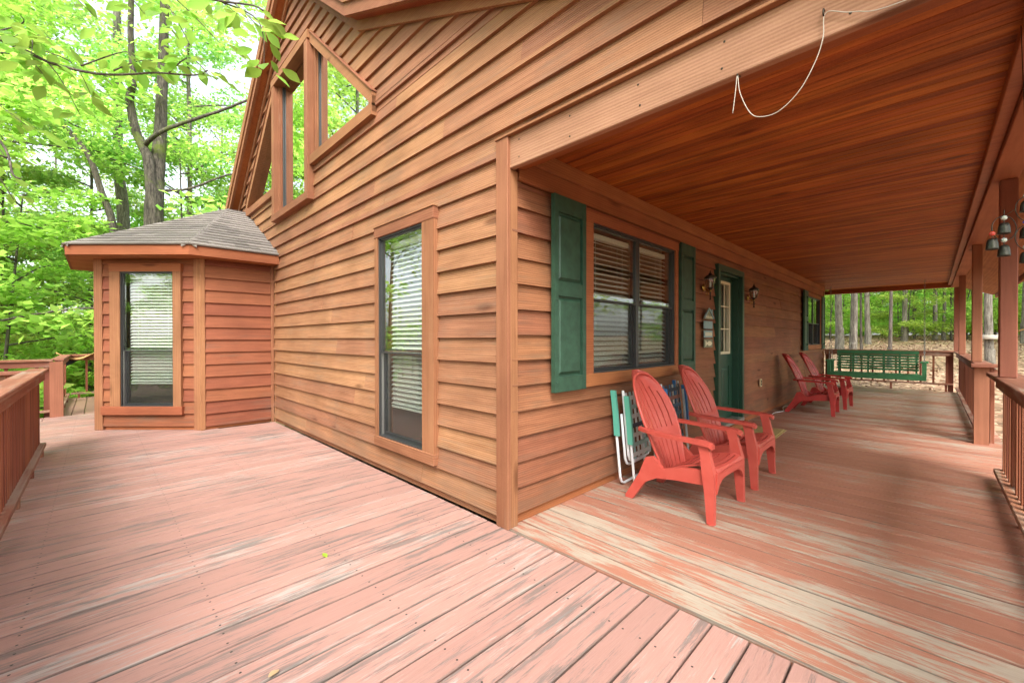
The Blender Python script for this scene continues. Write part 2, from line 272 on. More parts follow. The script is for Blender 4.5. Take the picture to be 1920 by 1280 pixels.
class MB:
    """collects boxes, bars and tubes into one mesh"""
    def __init__(s): s.v = []; s.f = []
    def add(s, v, f):
        o = len(s.v); s.v += [tuple(p) for p in v]; s.f += [tuple(i+o for i in q) for q in f]
    def box(s, a, b):
        x0, y0, z0 = a; x1, y1, z1 = b
        s.add([(x0, y0, z0), (x1, y0, z0), (x1, y1, z0), (x0, y1, z0), (x0, y0, z1), (x1, y0, z1), (x1, y1, z1), (x0, y1, z1)], [(0, 3, 2, 1), (4, 5, 6, 7), (0, 1, 5, 4), (1, 2, 6, 5), (2, 3, 7, 6), (3, 0, 4, 7)])
    def loft(s, secs):
        n = len(secs[0]); v = [p for q in secs for p in q]; f = []
        for i in range(len(secs)-1):
            for j in range(n): f.append((i*n+j, i*n+(j+1) % n, (i+1)*n+(j+1) % n, (i+1)*n+j))
        f.append(tuple(range(n-1, -1, -1))); f.append(tuple((len(secs)-1)*n+j for j in range(n))); s.add(v, f)
    def prism(s, poly, ax, a, b):
        def P(p, t): return (t, p[0], p[1]) if ax == 0 else (p[0], t, p[1]) if ax == 1 else (p[0], p[1], t)
        s.loft([[P(p, a) for p in poly], [P(p, b) for p in poly]])
    def tube(s, pts, rad, n=8):
        pts = [Vector(p) for p in pts]; rad = rad if isinstance(rad, (list, tuple)) else [rad]*len(pts); secs = []; prev = None
        for i, p in enumerate(pts):
            t = (pts[min(i+1, len(pts)-1)]-pts[max(i-1, 0)]).normalized()
            a = prev if prev is not None else (Vector((0, 0, 1)) if abs(t.z) < .9 else Vector((1, 0, 0)))
            b = t.cross(a).normalized(); a = b.cross(t).normalized(); prev = a
            secs.append([p+(a*math.cos(2*math.pi*k/n)+b*math.sin(2*math.pi*k/n))*rad[i] for k in range(n)])
        s.loft(secs)
    def lathe(s, prof, c=(0, 0, 0), n=12):
        s.loft([[(c[0]+r*math.cos(2*math.pi*k/n), c[1]+r*math.sin(2*math.pi*k/n), c[2]+z) for k in range(n)] for r, z in prof])
    def build(s, name, mat, parent=None, smooth=False, loc=(0, 0, 0), rot=(0, 0, 0)):
        me = pyd(name, s.v, s.f, smooth)
        bm = bmesh.new(); bm.from_mesh(me); bmesh.ops.recalc_face_normals(bm, faces=bm.faces); bm.to_mesh(me); bm.free()
        return link(name, me, mat, parent, loc, rot)
def smooth_path(pts, n=6):
    out = []; p = [Vector(x) for x in pts]; p = [p[0]]+p+[p[-1]]
    for i in range(1, len(p)-2):
        for k in range(n):
            t = k/n; a, b, c, d = p[i-1:i+3]
            out.append(.5*((2*b)+(c-a)*t+(2*a-5*b+4*c-d)*t*t+(3*b-a-3*c+d)*t**3))
    out.append(p[-2]); return out

# clad surfaces: rows of boards between limits that depend on height
def clad(parent, name, rows, limits, breaks, mat, prof, joint=None, jit=.0):
    """rows: (z0,z1); limits(z) -> [(x0,x1)]; prof(t) -> outward depth at the row's height fraction"""
    for zi, (z0, z1) in enumerate(rows):
        cuts = [z0]+sorted(b for b in breaks if z0+.004 < b < z1-.004)+[z1]
        for a, b in zip(cuts, cuts[1:]):
            la, lb = limits(a+.002), limits(b-.002)
            if len(la) != len(lb): la = lb = (la if len(la) < len(lb) else lb)
            for (p0, p1), (q0, q1) in zip(la, lb):
                if max(p1-p0, q1-q0) < .02: continue
                cut = [(p0, q0)]
                if joint:
                    w = p0+joint(zi)
                    while w < min(p1, q1)-.12:
                        if w > max(p0, q0)+.12: cut.append((w, w))
                        w += joint(-1)
                cut.append((p1, q1))
                for (u0, w0), (u1, w1) in zip(cut, cut[1:]):
                    u0, w0, u1, w1 = u0+.0008, w0+.0008, max(u1-.0008, u0+.002), max(w1-.0008, w0+.002)
                    j = random.uniform(-jit, jit); da, db = prof((a-z0)/(z1-z0))+j, prof((b-z0)/(z1-z0))+j
                    c = ((u0+u1)/2, 0, a)
                    v = [(u0-c[0], 0, 0), (u1-c[0], 0, 0), (u1-c[0], -da, 0), (u0-c[0], -da, 0), (w0-c[0], 0, b-a), (w1-c[0], 0, b-a), (w1-c[0], -db, b-a), (w0-c[0], -db, b-a)]
                    link(name, pyd(name, v, [(0, 1, 2, 3), (7, 6, 5, 4), (4, 5, 1, 0), (5, 6, 2, 1), (6, 7, 3, 2), (7, 4, 0, 3)]), mat, parent, c)
def sheath(name, zs, limits, depth, mat, parent, loc, rz):
    """solid wall core behind the boards, with the openings left open"""
    m = MB()
    for a, b in zip(zs, zs[1:]):
        la, lb = limits(a+.002), limits(b-.002)
        if len(la) != len(lb): la = lb = (la if len(la) < len(lb) else lb)
        for (p0, p1), (q0, q1) in zip(la, lb):
            if max(p1-p0, q1-q0) < .01: continue
            m.loft([[(p0, .004, a), (p1, .004, a), (p1, depth, a), (p0, depth, a)], [(q0, .004, b), (q1, .004, b), (q1, depth, b), (q0, depth, b)]])
    return m.build(name, mat, parent, False, loc, (0, 0, rz))
def minus(iv, holes):
    for h0, h1 in holes:
        out = []
        for a, b in iv:
            if h1 <= a or h0 >= b: out.append((a, b)); continue
            if h0 > a: out.append((a, h0))
            if h1 < b: out.append((h1, b))
        iv = out
    return iv
LAP = lambda t: .035-.025*t
ROW = .17
def rows(zb, z1): 
    out = []; z = zb
    while z < z1-.02: out.append((z, min(z+ROW, z1))); z += ROW
    return out

# ------------------------------------------------------------------ ground
def gz(x, y):
    z = -.75+0*x
    z = z+np.clip(x-7, 0, 5.3)*.11+np.clip(x-12.3, 0, 14)*.098+np.clip(x-26.3, 0, 40)*.012
    z = z-np.clip(y-4, 0, 60)*.07*np.clip(1-(x-3)/9, 0, 1)-np.clip(-4-x, 0, 60)*.05
    return z+.10*np.sin(x*.7+1.3)*np.sin(y*.6+.4)*np.clip((np.abs(x-5)-7.5)/3, 0, 1)
gx = np.concatenate([np.linspace(-260, -45, 8), np.linspace(-40, 60, 101), np.linspace(70, 300, 8)]); gy = np.concatenate([np.linspace(-260, -45, 8), np.linspace(-40, 60, 101), np.linspace(70, 300, 8)])
GX, GY = np.meshgrid(gx, gy, indexing='ij'); GZ = gz(GX, GY); nx, ny = GX.shape
me = bpy.data.meshes.new('ground'); me.from_pydata(np.stack([GX, GY, GZ], -1).reshape(-1, 3).tolist(), [], [(i*ny+j, (i+1)*ny+j, (i+1)*ny+j+1, i*ny+j+1) for i in range(nx-1) for j in range(ny-1)])
me.polygons.foreach_set('use_smooth', [True]*len(me.polygons)); tag(link('ground', me, M_ground), kind='structure')

# ------------------------------------------------------------------ decks
def floor_frame(name, a, b, ny_):
    m = MB(); x0, y0 = a; x1, y1 = b
    for k in range(ny_+1):
        t = k/ny_
        if x1-x0 < y1-y0: y = y0+t*(y1-y0-.04); m.box((x0+.05, y, -.24), (x1-.05, y+.04, -.042))
        else: x = x0+t*(x1-x0-.04); m.box((x, y0+.05, -.24), (x+.04, y1-.05, -.042))
    m.box((x0+.01, y0+.01, -.26), (x0+.05, y1-.01, -.042)); m.box((x1-.05, y0+.01, -.26), (x1-.01, y1-.01, -.042))
    nx = max(2, int((x1-x0)/2)+1); nyy = max(2, int((y1-y0)/2.4)+1)
    for i in range(nx):
        for j in range(nyy):
            xx, yy = x0+.1+(x1-x0-.3)*i/(nx-1), y0+.1+(y1-y0-.3)*j/(nyy-1)
            m.box((xx, yy, float(gz(xx, yy))-.2), (xx+.1, yy+.1, -.24))
    return tag(m.build(name, M_railX), kind='structure')
deck = floor_frame('deck', (-2.5, -4.1), (0., 7.95), 18)
y = -.837-.147*22
while y < 7.93:
    for x0, x1 in ((-2.5, -.004 if y < 5.0 else -.7),):
        j = random.uniform(-.0015, .0015)
        o = box('deck_board', (x0+random.uniform(-.008, .004), y+.0035, -.04+j), (x1, y+.147-.0035, j), M_deck, deck, .004)
    y += .147
walk = floor_frame('walkway', (-2.5, 7.96), (3.0, 10.95), 6)
x = -2.5
while x < 2.9:
    box('deck_board', (x+.004, 7.962, -.042), (x+.143, 10.95, random.uniform(-.004, -.001)), M_deckF, walk, .004); x += .147
landing = floor_frame('landing', (-4.6, 4.9), (-2.51, 7.95), 5)
y = 4.9
while y < 7.9: box('deck_board', (-4.6, y+.0035, -.042), (-2.505, y+.1435, -.002), M_deck, landing, .004); y += .147
pfl = floor_frame('porch_floor', (0.004, -2.55), (12.2, 0.), 20)
x = .004; i = 0
while x < 12.14:
    w = .14 if i else .15
    box('floor_board', (x+.0045, -2.55+random.uniform(-.006, .006), -.04), (x+w-.0045, .028, random.uniform(-.0015, .001)), M_porch, pfl, .003); x += w; i += 1

# ------------------------------------------------------------------ house
house = tag(empty('house'), 'cedar stained timber house with lap siding, covered porch and bay', 'house')
YC = 4.15; ZA = 6.08; SL = .815; SS = .44; YB, ZB = 2.13, 4.43
def gable_lim(z):
    Y1 = 5.06 if z < 2.49 else (4.8+(z-2.47)/.55 if z < 3.5 else YC+(ZA-z)/SL)
    Y0 = .02 if z < 2.545 else (YB-(ZB-z)/SS if z < ZB else YB+(z-ZB)/SL)
    Y0 = max(Y0, -2.5)
    if Y1 <= Y0: return []
    holes = []
    if .25 < z < 2.275: holes.append((.785, 1.75))
    if 2.98 < z < 3.40: holes.append((3.42, 4.88))
    if 3.40 < z < 4.96:
        lo = 1.81+max(0, z-3.57)/.88; hi = 6.49-max(0, z-3.57)/.88
        holes.append((min(lo, 3.42), max(hi, 4.88)))
    return [(-b, -a) for a, b in reversed(minus([(Y0, Y1)], holes))]
GB = [.25, 2.275, 2.49, 2.545, 2.98, 3.40, 3.5, 3.57, ZB, 4.96]
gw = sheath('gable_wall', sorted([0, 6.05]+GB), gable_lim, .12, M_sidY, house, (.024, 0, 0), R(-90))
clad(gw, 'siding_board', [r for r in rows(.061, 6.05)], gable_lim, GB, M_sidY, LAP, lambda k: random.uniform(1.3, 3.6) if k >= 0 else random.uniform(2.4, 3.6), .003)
box('skirt_board', (-5.06, -.006, .002), (-.1, .0, .060), M_trY, gw, .001)
def porch_lim(z):
    holes = []
    if .87 < z < 2.255: holes.append((.785, 2.5))
    if z < 2.175: holes.append((3.67, 4.68))
    if 1.0 < z < 2.26: holes.append((8.99, 10.62))
    return minus([(.03, 11.18)], holes)
PB = [.87, 1.0, 2.175, 2.255, 2.26]
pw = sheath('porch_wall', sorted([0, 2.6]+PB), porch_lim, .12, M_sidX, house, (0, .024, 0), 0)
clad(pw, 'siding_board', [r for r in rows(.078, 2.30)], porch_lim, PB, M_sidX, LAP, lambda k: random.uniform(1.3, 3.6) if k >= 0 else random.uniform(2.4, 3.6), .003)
box('skirt_board', (.09, -.006, .002), (3.66, 0, .077), M_trX, pw, .001); box('skirt_board', (4.7, -.006, .002), (11.18, 0, .077), M_trX, pw, .001)
box('frieze_board', (.10, -.034, 2.30), (11.18, -.0, 2.425), M_trX, pw, .003); box('crown_board', (.10, -.06, 2.427), (11.18, -.0, 2.536), M_trX, pw, .004)
# other outer walls of the house
ow = MB(); ow.box((11.14, .15, 0), (11.2, 8.2, 2.6)); ow.box((.03, 8.2, 0), (11.2, 8.3, 4.2)); ow.build('back_wall', M_sidX, house)
# corner boards
box('corner_board', (-.018, -.018, 0), (.012, .095, 2.545), M_trZ, house, .004)
box('corner_board', (.0125, -.012, 0), (.084, .018, 2.345), M_trZ, house, .004)
box('corner_board', (11.12, -.02, 0), (11.2, .015, 2.536), M_trZ, house, .004)
# porch header beam at the open end, drip cap and lining
box('header_beam', (.004, -2.62, 2.343), (.045, -.0125, 2.545), M_beam, house, .004)
hb_ = [o for o in house.children if o.name.startswith('header_beam')][0]
nm = MB(); nm.lathe([(.005, 0), (.005, .0015), (.003, .002)], n=8); nm = pyd('nail', nm.v, nm.f); nm.materials.append(M_iron)
for yy, zz in ((-.10, .06), (-.10, -.05), (-.50, .055), (-.50, -.06), (-.92, .05), (-.93, -.055), (-1.32, .06), (-1.31, -.05), (-1.75, .055), (-1.74, -.05)): link('nail', nm, None, hb_, (-.0206, yy+1.316, zz), (0, R(-90), 0))
box('header_lining', (.047, -2.62, 2.362), (.13, -.02, 2.53), M_red, house, .003)
box('drip_cap', (-.026, -2.62, 2.5455), (.02, .1, 2.562), M_trY, house, .002)
# porch eave beam, end beam, ceiling
box('eave_beam', (.14, -2.40, 2.43), (12.3, -2.26, 2.532), M_trX, house, .004); box('eave_trim', (.14, -2.258, 2.47), (12.1, -2.20, 2.532), M_red, house, .004)
box('end_beam', (12.08, -2.255, 2.425), (12.2, .1, 2.533), M_red, house, .004); box('end_beam', (11.2, .1, 2.425), (12.2, .2, 2.533), M_red, house, .004)
pc = MB(); pc.box((.06, -2.5, 2.556), (12.2, .1, 2.58)); pc = pc.build('porch_ceiling', M_ceil, house)
x = .131; 
while x < 12.06:
    box('ceiling_plank', (x+.001, -2.3, 2.535+random.uniform(0, .002)), (x+.0907, .02, 2.555), M_ceil, pc, .0045); x += .0917
# main roof
rf = MB(); T = .2
def slab(m, ya, za, yb, zb, x0, x1, t): m.loft([[(x0, ya, za), (x1, ya, za), (x1, ya, za+t), (x0, ya, za+t)], [(x0, yb, zb), (x1, yb, zb), (x1, yb, zb+t), (x0, yb, zb+t)]])
zat = lambda yy: ZB+SS*(yy-YB)
slab(rf, YB, ZB+.06, YC, ZA+.06, -.12, 12.6, T); slab(rf, YC, ZA+.06, 8.6, ZA+.06-SL*(8.6-YC), -.12, 12.6, T); slab(rf, -2.95, zat(-2.95)+.06, YB, ZB+.06, -.12, 12.6, T)
rf = rf.build('roof', M_shing, house)
def strip(name, ya, za, yb, zb, x0, x1, z0, z1, mat):
    m = MB(); m.loft([[(x0, ya, za+z0), (x1, ya, za+z0), (x1, ya, za+z1), (x0, ya, za+z1)], [(x0, yb, zb+z0), (x1, yb, zb+z0), (x1, yb, zb+z1), (x0, yb, zb+z1)]]); return m.build(name, mat, rf)
LEFT = (8.6, ZA-SL*(8.6-YC)); APX = (YC, ZA); BRK = (YB, ZB); EAV = (-2.95, zat(-2.95))
for (p, q_) in ((LEFT, APX), (APX, BRK), (BRK, EAV)):
    strip('rake_fascia', *p, *q_, -.165, -.125, -.02, .17, M_trY); strip('rake_fascia', *p, *q_, -.185, -.1655, .10, .28, M_trY)
    strip('rake_soffit', *p, *q_, -.1245, -.008, .005, .03, M_red); strip('frieze_board', *p, *q_, -.034, -.009, -.10, .004, M_trY)
slb = MB(); slb.loft([[(.0, -2.93, zat(-2.93)+.03), (12.6, -2.93, zat(-2.93)+.03), (12.6, -2.93, zat(-2.93)+.05), (0., -2.93, zat(-2.93)+.05)], [(.0, -2.41, zat(-2.41)+.03), (12.6, -2.41, zat(-2.41)+.03), (12.6, -2.41, zat(-2.41)+.05), (.0, -2.41, zat(-2.41)+.05)]]); slb.build('eave_soffit', M_trX, rf)
box('eave_fascia', (-.12, -2.99, EAV[1]-.03), (12.6, -2.952, EAV[1]+.25), M_trX, rf)
# interior shell so that the rooms behind the glass are enclosed
ii = MB(); ii.box((.16, .16, -.02), (11.1, 8.1, .0)); ii.box((.16, .16, 2.56), (11.1, 8.1, 2.6)); ii.build('interior_floor', M_infl, house)
ii = MB(); ii.box((3.2, .16, 0), (3.25, 8.1, 2.55)); ii.box((.16, 2.6, 0), (3.2, 2.65, 2.55)); ii.box((2.5, .3, 2.61), (2.55, 8.1, 6)); ii.box((5.2, .16, 0), (5.25, 3, 2.55)); ii.box((3.25, 3, 0), (11.1, 3.05, 2.55)); ii.build('interior_wall', M_inw, house)

# ------------------------------------------------------------------ windows
def sash(win, x0, x1, z0, z1, y, w, mat, glass):
    m = MB(); m.box((x0, y, z0), (x0+w, y+.03, z1)); m.box((x1-w, y, z0), (x1, y+.03, z1)); m.box((x0+w, y, z0), (x1-w, y+.03, z0+w)); m.box((x0+w, y, z1-w), (x1-w, y+.03, z1))
    m.build('sash', mat, win); box('pane', (x0+w, y+.012, z0+w), (x1-w, y+.016, z1-w), glass, win, 0)
def window(loc, rz, x0, x1, z0, z1, zm, cas, mats, sill=None, mull=None, screen=True, label=None):
    """double-hung: casing boards outside, bronze frame, two sashes per bay; local x along the wall, y inward"""
    mH, mV = mats; a0, a1, b0, b1 = x0-cas[0], x1+cas[1], z0-cas[2], z1+cas[3]
    m = MB(); m.box((a0, -.042, z0), (x0, .02, z1)); m.box((x1, -.042, z0), (a1, .02, z1))
    w = m.build('window', mV, house, False, loc, (0, 0, rz))
    if label: w['label'] = label
    box('head_casing', (a0-.004, -.046, z1+.0005), (a1+.004, .02, b1), mH, w, .003); box('sill_casing', (sill[0] if sill else a0-.004, -.05, b0), (sill[1] if sill else a1+.004, .02, z0-.0005), mH, w, .003)
    box('head_flashing', (a0-.01, -.054, b1+.0005), (a1+.01, .0, b1+.008), mH, w, .001)
    f = MB(); t = .012
    f.box((x0, -.03, z0), (x0+t, .05, z1)); f.box((x1-t, -.03, z0), (x1, .05, z1)); f.box((x0+t, -.03, z1-t), (x1-t, .05, z1)); f.box((x0+t, -.035, z0), (x1-t, .05, z0+t)); f.build('frame', M_bronze, w)
    bays = [(x0+t, x1-t)] if mull is None else [(x0+t, mull-.022), (mull+.022, x1-t)]
    if mull is not None: box('mullion', (mull-.022, -.014, z0+t), (mull+.022, .05, z1-t), M_bronze, w, .002)
    for p, q_ in bays:
        sash(w, p, q_, zm-.02, z1-t, -.014, .013, M_bronze, M_glass); sash(w, p, q_, z0+t, zm+.02, .018, .022, M_bronze, M_glass)
        if screen: box('screen', (p+.004, -.012, z0+t), (q_-.004, -.0105, zm-.022), M_scr, w, 0)
        box('track', (p, -.008, z0+t), (p+.008, .014, zm-.02), M_alu, w, 0)
    return w
def blind(loc, rz, x0, x1, z0, z1, pitch, tilt, label, depth=.028, group=None):
    b = tag(empty('window_blind', (loc[0], loc[1], loc[2]), rz), label, 'blind', group)
    n = int((z1-z0-.05)/pitch)
    box('head_rail', (x0, .055, z1-.045), (x1, .105, z1), M_white, b, .004)
    me = pyd('slat', [(-(x1-x0)/2, -depth*math.cos(tilt), -depth*math.sin(tilt)), ((x1-x0)/2, -depth*math.cos(tilt), -depth*math.sin(tilt)), ((x1-x0)/2, 0, .003), (-(x1-x0)/2, 0, .003), ((x1-x0)/2, depth*math.cos(tilt), depth*math.sin(tilt)), (-(x1-x0)/2, depth*math.cos(tilt), depth*math.sin(tilt)),
         (-(x1-x0)/2, -depth*math.cos(tilt), -depth*math.sin(tilt)-.002), ((x1-x0)/2, -depth*math.cos(tilt), -depth*math.sin(tilt)-.002), ((x1-x0)/2, 0, .001), (-(x1-x0)/2, 0, .001), ((x1-x0)/2, depth*math.cos(tilt), depth*math.sin(tilt)-.002), (-(x1-x0)/2, depth*math.cos(tilt), depth*math.sin(tilt)-.002)],
         [(0, 1, 2, 3), (3, 2, 4, 5), (9, 8, 7, 6), (11, 10, 8, 9), (0, 6, 7, 1), (5, 4, 10, 11), (0, 3, 9, 6), (3, 5, 11, 9), (1, 7, 8, 2), (2, 8, 10, 4)]); me.materials.append(M_white)
    for k in range(n): link('slat', me, None, b, ((x0+x1)/2, .08, z1-.07-k*pitch))
    zb = z1-.07-n*pitch
    box('bottom_rail', (x0, .06, zb-.01), (x1, .10, zb+.012), M_white, b, .003)
    for t in (.18, .82):
        for dy in (.053, .107): box('cord', (x0+(x1-x0)*t-.0015, dy-.001, zb), (x0+(x1-x0)*t+.0015, dy+.001, z1-.03), M_white, b, 0)
    return b
GA = R(-90)
window((0, 0, 0), GA, -1.70, -.95, .34, 2.18, 1.13, (.055, .165, .09, .095), (M_trY, M_trZ))
blind((0.02, 0, 0), GA, -1.66, -.99, .60, 2.14, .043, R(34), 'white slatted blind in the tall window beside the porch corner')
window((0, 0, 0), 0, .917, 2.427, .965, 2.17, 1.575, (.135, .07, .10, .085), (M_trX, M_trX), mull=1.672)
blind((0, 0, 0), 0, .96, 1.635, .99, 2.13, .043, R(28), 'white slatted blind behind the porch window pane nearest the corner')
blind((0, 0, 0), 0, 1.71, 2.39, .99, 2.13, .043, R(28), 'white slatted blind behind the porch window pane nearest the door')
window((0, 0, 0), 0, 9.06, 10.54, 1.10, 2.18, 1.60, (.07, .08, .1, .08), (M_trX, M_trX), mull=9.80)
BO, BA = (-.93, 5.13, 0), R(-45)
window(BO, BA, -1.02, -.30, .33, 2.16, 1.10, (.14, .11, .115, .10), (M_trD, M_trZ), sill=(-1.285, -.175))
blind((BO[0]+.015, BO[1]+.015, 0), BA, -.985, -.335, .62, 2.12, .043, R(34), 'white slatted blind in the bay window')
# three-part upper window
up_ = MB(); P_ = .075
uw = MB(); uw.box((-4.88, -P_, 2.98), (-4.77, .05, 4.90))
uw = uw.build('upper_window', M_trZ, house, False, (0, 0, 0), (0, 0, GA)); uw['label'] = 'three part peaked window high in the gable'; box('mullion', (-3.53, -P_, 2.98), (-3.42, .05, 4.90), M_trZ, uw, .004)
def bar(name, p, q_, w, y0, y1, mat, par):      # a board lying along p-q in the wall plane, w upwards
    m = MB(); m.loft([[(p[0], y0, p[1]), (p[0], y1, p[1]), (p[0], y1, p[1]+w), (p[0], y0, p[1]+w)], [(q_[0], y0, q_[1]), (q_[0], y1, q_[1]), (q_[0], y1, q_[1]+w), (q_[0], y0, q_[1]+w)]]); return m.build(name, mat, par)
bar('head_casing', (-4.90, 4.90), (-3.40, 4.90), .10, -P_-.004, .05, M_trY, uw); bar('sill_casing', (-4.90, 2.955), (-3.40, 2.955), .09, -P_-.006, .05, M_trY, uw)
for s in (1, -1):
    c = lambda yy: -(YC+s*(yy-YC))
    bar('head_casing', (c(3.419), 4.86), (c(1.80), 3.46), .13, -.045, .05, M_trY, uw); bar('head_flashing', (c(3.419), 4.992), (c(1.79), 3.592), .012, -.06, .01, M_trY, uw)
    bar('sill_casing', (c(3.419), 3.37), (c(1.80), 3.37), .11, -.05, .05, M_trY, uw)
    a_, b2 = sorted((c(1.80), c(1.87))); box('side_casing', (a_, -.043, 3.4), (b2, .05, 3.56), M_trZ, uw)
    j = MB(); j.loft([[(c(3.42), .05, 3.44), (c(3.42), .065, 3.44), (c(3.42), .065, 4.95), (c(3.42), .05, 4.95)], [(c(1.84), .05, 3.44), (c(1.84), .065, 3.44), (c(1.84), .065, 3.57), (c(1.84), .05, 3.57)]]); j.build('pane', M_glassU, uw)
    a_, b2 = sorted((c(3.42), c(3.36))); box('sash', (a_, .0, 3.48), (b2, .022, 4.84), M_trZ, uw, .002)
    a_, b2 = sorted((c(3.42), c(3.345))); box('stop', (a_, .0225, 3.48), (b2, .036, 4.80), M_trZ, uw, .002); a_, b2 = sorted((c(3.42), c(3.33))); box('stop', (a_, .0365, 3.48), (b2, .05, 4.79), M_bronze, uw, .002)
box('pane', (-4.77, .055, 3.03), (-3.53, .062, 4.9), M_glassU, uw, 0)
for a_, b2, y0, y1, mt in ((-4.77, -4.745, -.01, .014, M_trZ), (-4.77, -4.73, .0145, .034, M_trZ), (-4.77, -4.715, .0345, .054, M_bronze), (-3.55, -3.53, .02, .054, M_bronze)): box('stop', (a_, y0, 3.04), (b2, y1, 4.9), mt, uw, .002)

# ------------------------------------------------------------------ shutters, door, fittings
def shutter(x0, x1, z0, z1):
    m = MB(); s = .045; zs = [z0, z0+.11, z0+.68*(z1-z0)*.72, z0+.68*(z1-z0)*.72+.10, z1-.12, z1]
    m.box((x0, -.068, z0), (x0+s, -.036, z1)); m.box((x1-s, -.068, z0), (x1, -.036, z1))
    for a, b in ((zs[0], zs[1]), (zs[2], zs[3]), (zs[4], zs[5])): m.box((x0+s, -.066, a), (x1-s, -.036, b))
    o = m.build('shutter', M_green, house)
    for a, b in ((zs[1], zs[2]), (zs[3], zs[4])):
        p = MB(); p.box((x0+s, -.046, a), (x1-s, -.036, b)); k = .03
        p.loft([[(x0+s+.012, -.046, a+.012), (x1-s-.012, -.046, a+.012), (x1-s-.012, -.046, b-.012), (x0+s+.012, -.046, b-.012)], [(x0+s+k, -.062, a+k+.005), (x1-s-k, -.062, a+k+.005), (x1-s-k, -.062, b-k-.005), (x0+s+k, -.062, b-k-.005)]]); p.build('raised_panel', M_green, o)
    for zz in (z0+.07, z0+.47*(z1-z0), z1-.16):
        for xx in (x0+.022, x1-.022):
            sc = MB(); sc.lathe([(.006, 0), (.006, .003), (.003, .005)], n=8); sc.build('screw', M_green, o, True, (xx, -.068, zz), (R(90), 0, 0))
    return o
for a in ((.397, .78, .857, 2.272), (2.515, 2.89, .88, 2.268), (8.62, 8.985, .99, 2.265), (10.625, 10.975, .99, 2.262)): shutter(*a)
dm = MB(); dm.box((3.665, -.05, .06), (3.735, .02, 2.19)); dm.box((4.612, -.05, .06), (4.685, .02, 2.19)); dm.box((3.735, -.05, 2.115), (4.612, .02, 2.19)); dm.box((3.735, .0, .06), (3.757, .14, 2.11)); dm.box((4.59, .0, .06), (4.612, .14, 2.11)); dm.box((3.757, .0, 2.09), (4.59, .14, 2.112))
dm.build('door_frame', M_door, house)
dr = MB(); zz = [.13, .30, .90, 1.03, 2.03, 2.09]; dr.box((3.757, .085, .13), (3.88, .125, 2.09)); dr.box((4.47, .085, .13), (4.59, .125, 2.09))
for a, b in ((.13, .30), (.86, 1.03), (2.03, 2.09)): dr.box((3.88, .085, a), (4.47, .125, b))
dr.box((3.88, .097, .30), (4.47, .12, .86)); dr = dr.build('door', M_door, house)
for a, b in ((3.91, 4.16), (4.20, 4.44)):
    p = MB(); p.loft([[(a, .096, .33), (b, .096, .33), (b, .096, .83), (a, .096, .83)], [(a+.03, .087, .36), (b-.03, .087, .36), (b-.03, .087, .80), (a+.03, .087, .80)]]); p.build('raised_panel', M_door, dr)
lf = MB(); lf.box((3.88, .07, 1.03), (3.915, .12, 2.03)); lf.box((4.435, .07, 1.03), (4.47, .12, 2.03)); lf.box((3.915, .07, 1.03), (4.435, .12, 1.065)); lf.box((3.915, .07, 1.995), (4.435, .12, 2.03)); lf.build('lite_frame', M_cream, dr)
for k in (1, 2): box('muntin', (3.915+.52*k/3-.009, .078, 1.065), (3.915+.52*k/3+.009, .092, 1.995), M_cream, dr, .002); box('muntin', (3.915, .079, 1.065+.93*k/3-.009), (4.435, .091, 1.065+.93*k/3+.009), M_cream, dr, .002)
box('pane', (3.915, .098, 1.065), (4.435, .102, 1.995), M_glass, dr, 0)
kb = MB(); kb.lathe([(.03, 0), (.03, .01), (.012, .012), (.012, .04), (.028, .05), (.03, .065), (.018, .078)], n=14); kb.build('door_knob', M_brass, dr, True, (3.83, .085, 1.0), (R(90), 0, 0))
box('threshold', (3.72, -.07, .085), (4.63, .12, .128), M_alu, house, .004); box('door_step', (3.66, -.10, .002), (4.69, .02, .084), M_trX, house, .004)
oc = MB(); oc.box((5.56, -.035, .48), (5.64, -.02, .60)); oc = oc.build('outlet_cover', M_cream2, house)
box('socket', (5.582, -.038, .50), (5.618, -.0345, .535), M_iron, oc, 0); box('socket', (5.582, -.038, .545), (5.618, -.0345, .58), M_iron, oc, 0)

# ------------------------------------------------------------------ bay
def bay_open(z): return minus([(-1.385, -.0)], [(-1.16, -.19)] if .215 < z < 2.26 else [])
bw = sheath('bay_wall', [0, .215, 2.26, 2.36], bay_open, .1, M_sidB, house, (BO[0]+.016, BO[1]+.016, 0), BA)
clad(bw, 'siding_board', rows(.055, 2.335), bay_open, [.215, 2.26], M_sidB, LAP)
box('skirt_board', (-1.28, -.006, .002), (-.06, 0, .054), M_trD, bw, .001)
bs = sheath('bay_side_wall', [0, 2.36], lambda z: [(-.90, -.012)], .1, M_sidBX, house, (0, 5.084, 0), 0)
clad(bs, 'siding_board', rows(.045, 2.335), lambda z: [(-.86, -.045)], [], M_sidBX, LAP); box('skirt_board', (-.86, -.006, .002), (-.05, 0, .044), M_trX, bs, .001)
bo = MB(); bo.box((-1.91, 6.13, 0), (-1.85, 7.45, 2.36)); bo.box((-1.85, 7.43, 0), (.03, 7.50, 2.36)); bo.build('bay_back_wall', M_sidB, house)
cb = box('corner_board', (-.04, -.036, 0), (.02, .0, 2.34), M_trZ, bw, .004)
box('corner_board', (-1.40, -.04, 0), (-1.285, .0, 2.34), M_trZ, bw, .004); box('corner_board', (-.0, -.04, 0), (.075, .0, 2.34), M_trZ, bw, .004)
box('corner_board', (-.905, -.036, 0), (-.85, 0, 2.34), M_trZ, bs, .004); box('corner_board', (-.045, -.042, 0), (-.006, -.0, 2.34), M_trZ, bs, .004)
box('corner_board', (-.0, 4.985, 0), (.024, 5.055, 2.34), M_trZ, house, .003)
fas = MB(); c1, c2, c3 = (-1.055, 4.80), (-2.19, 5.935), (-2.19, 7.6)
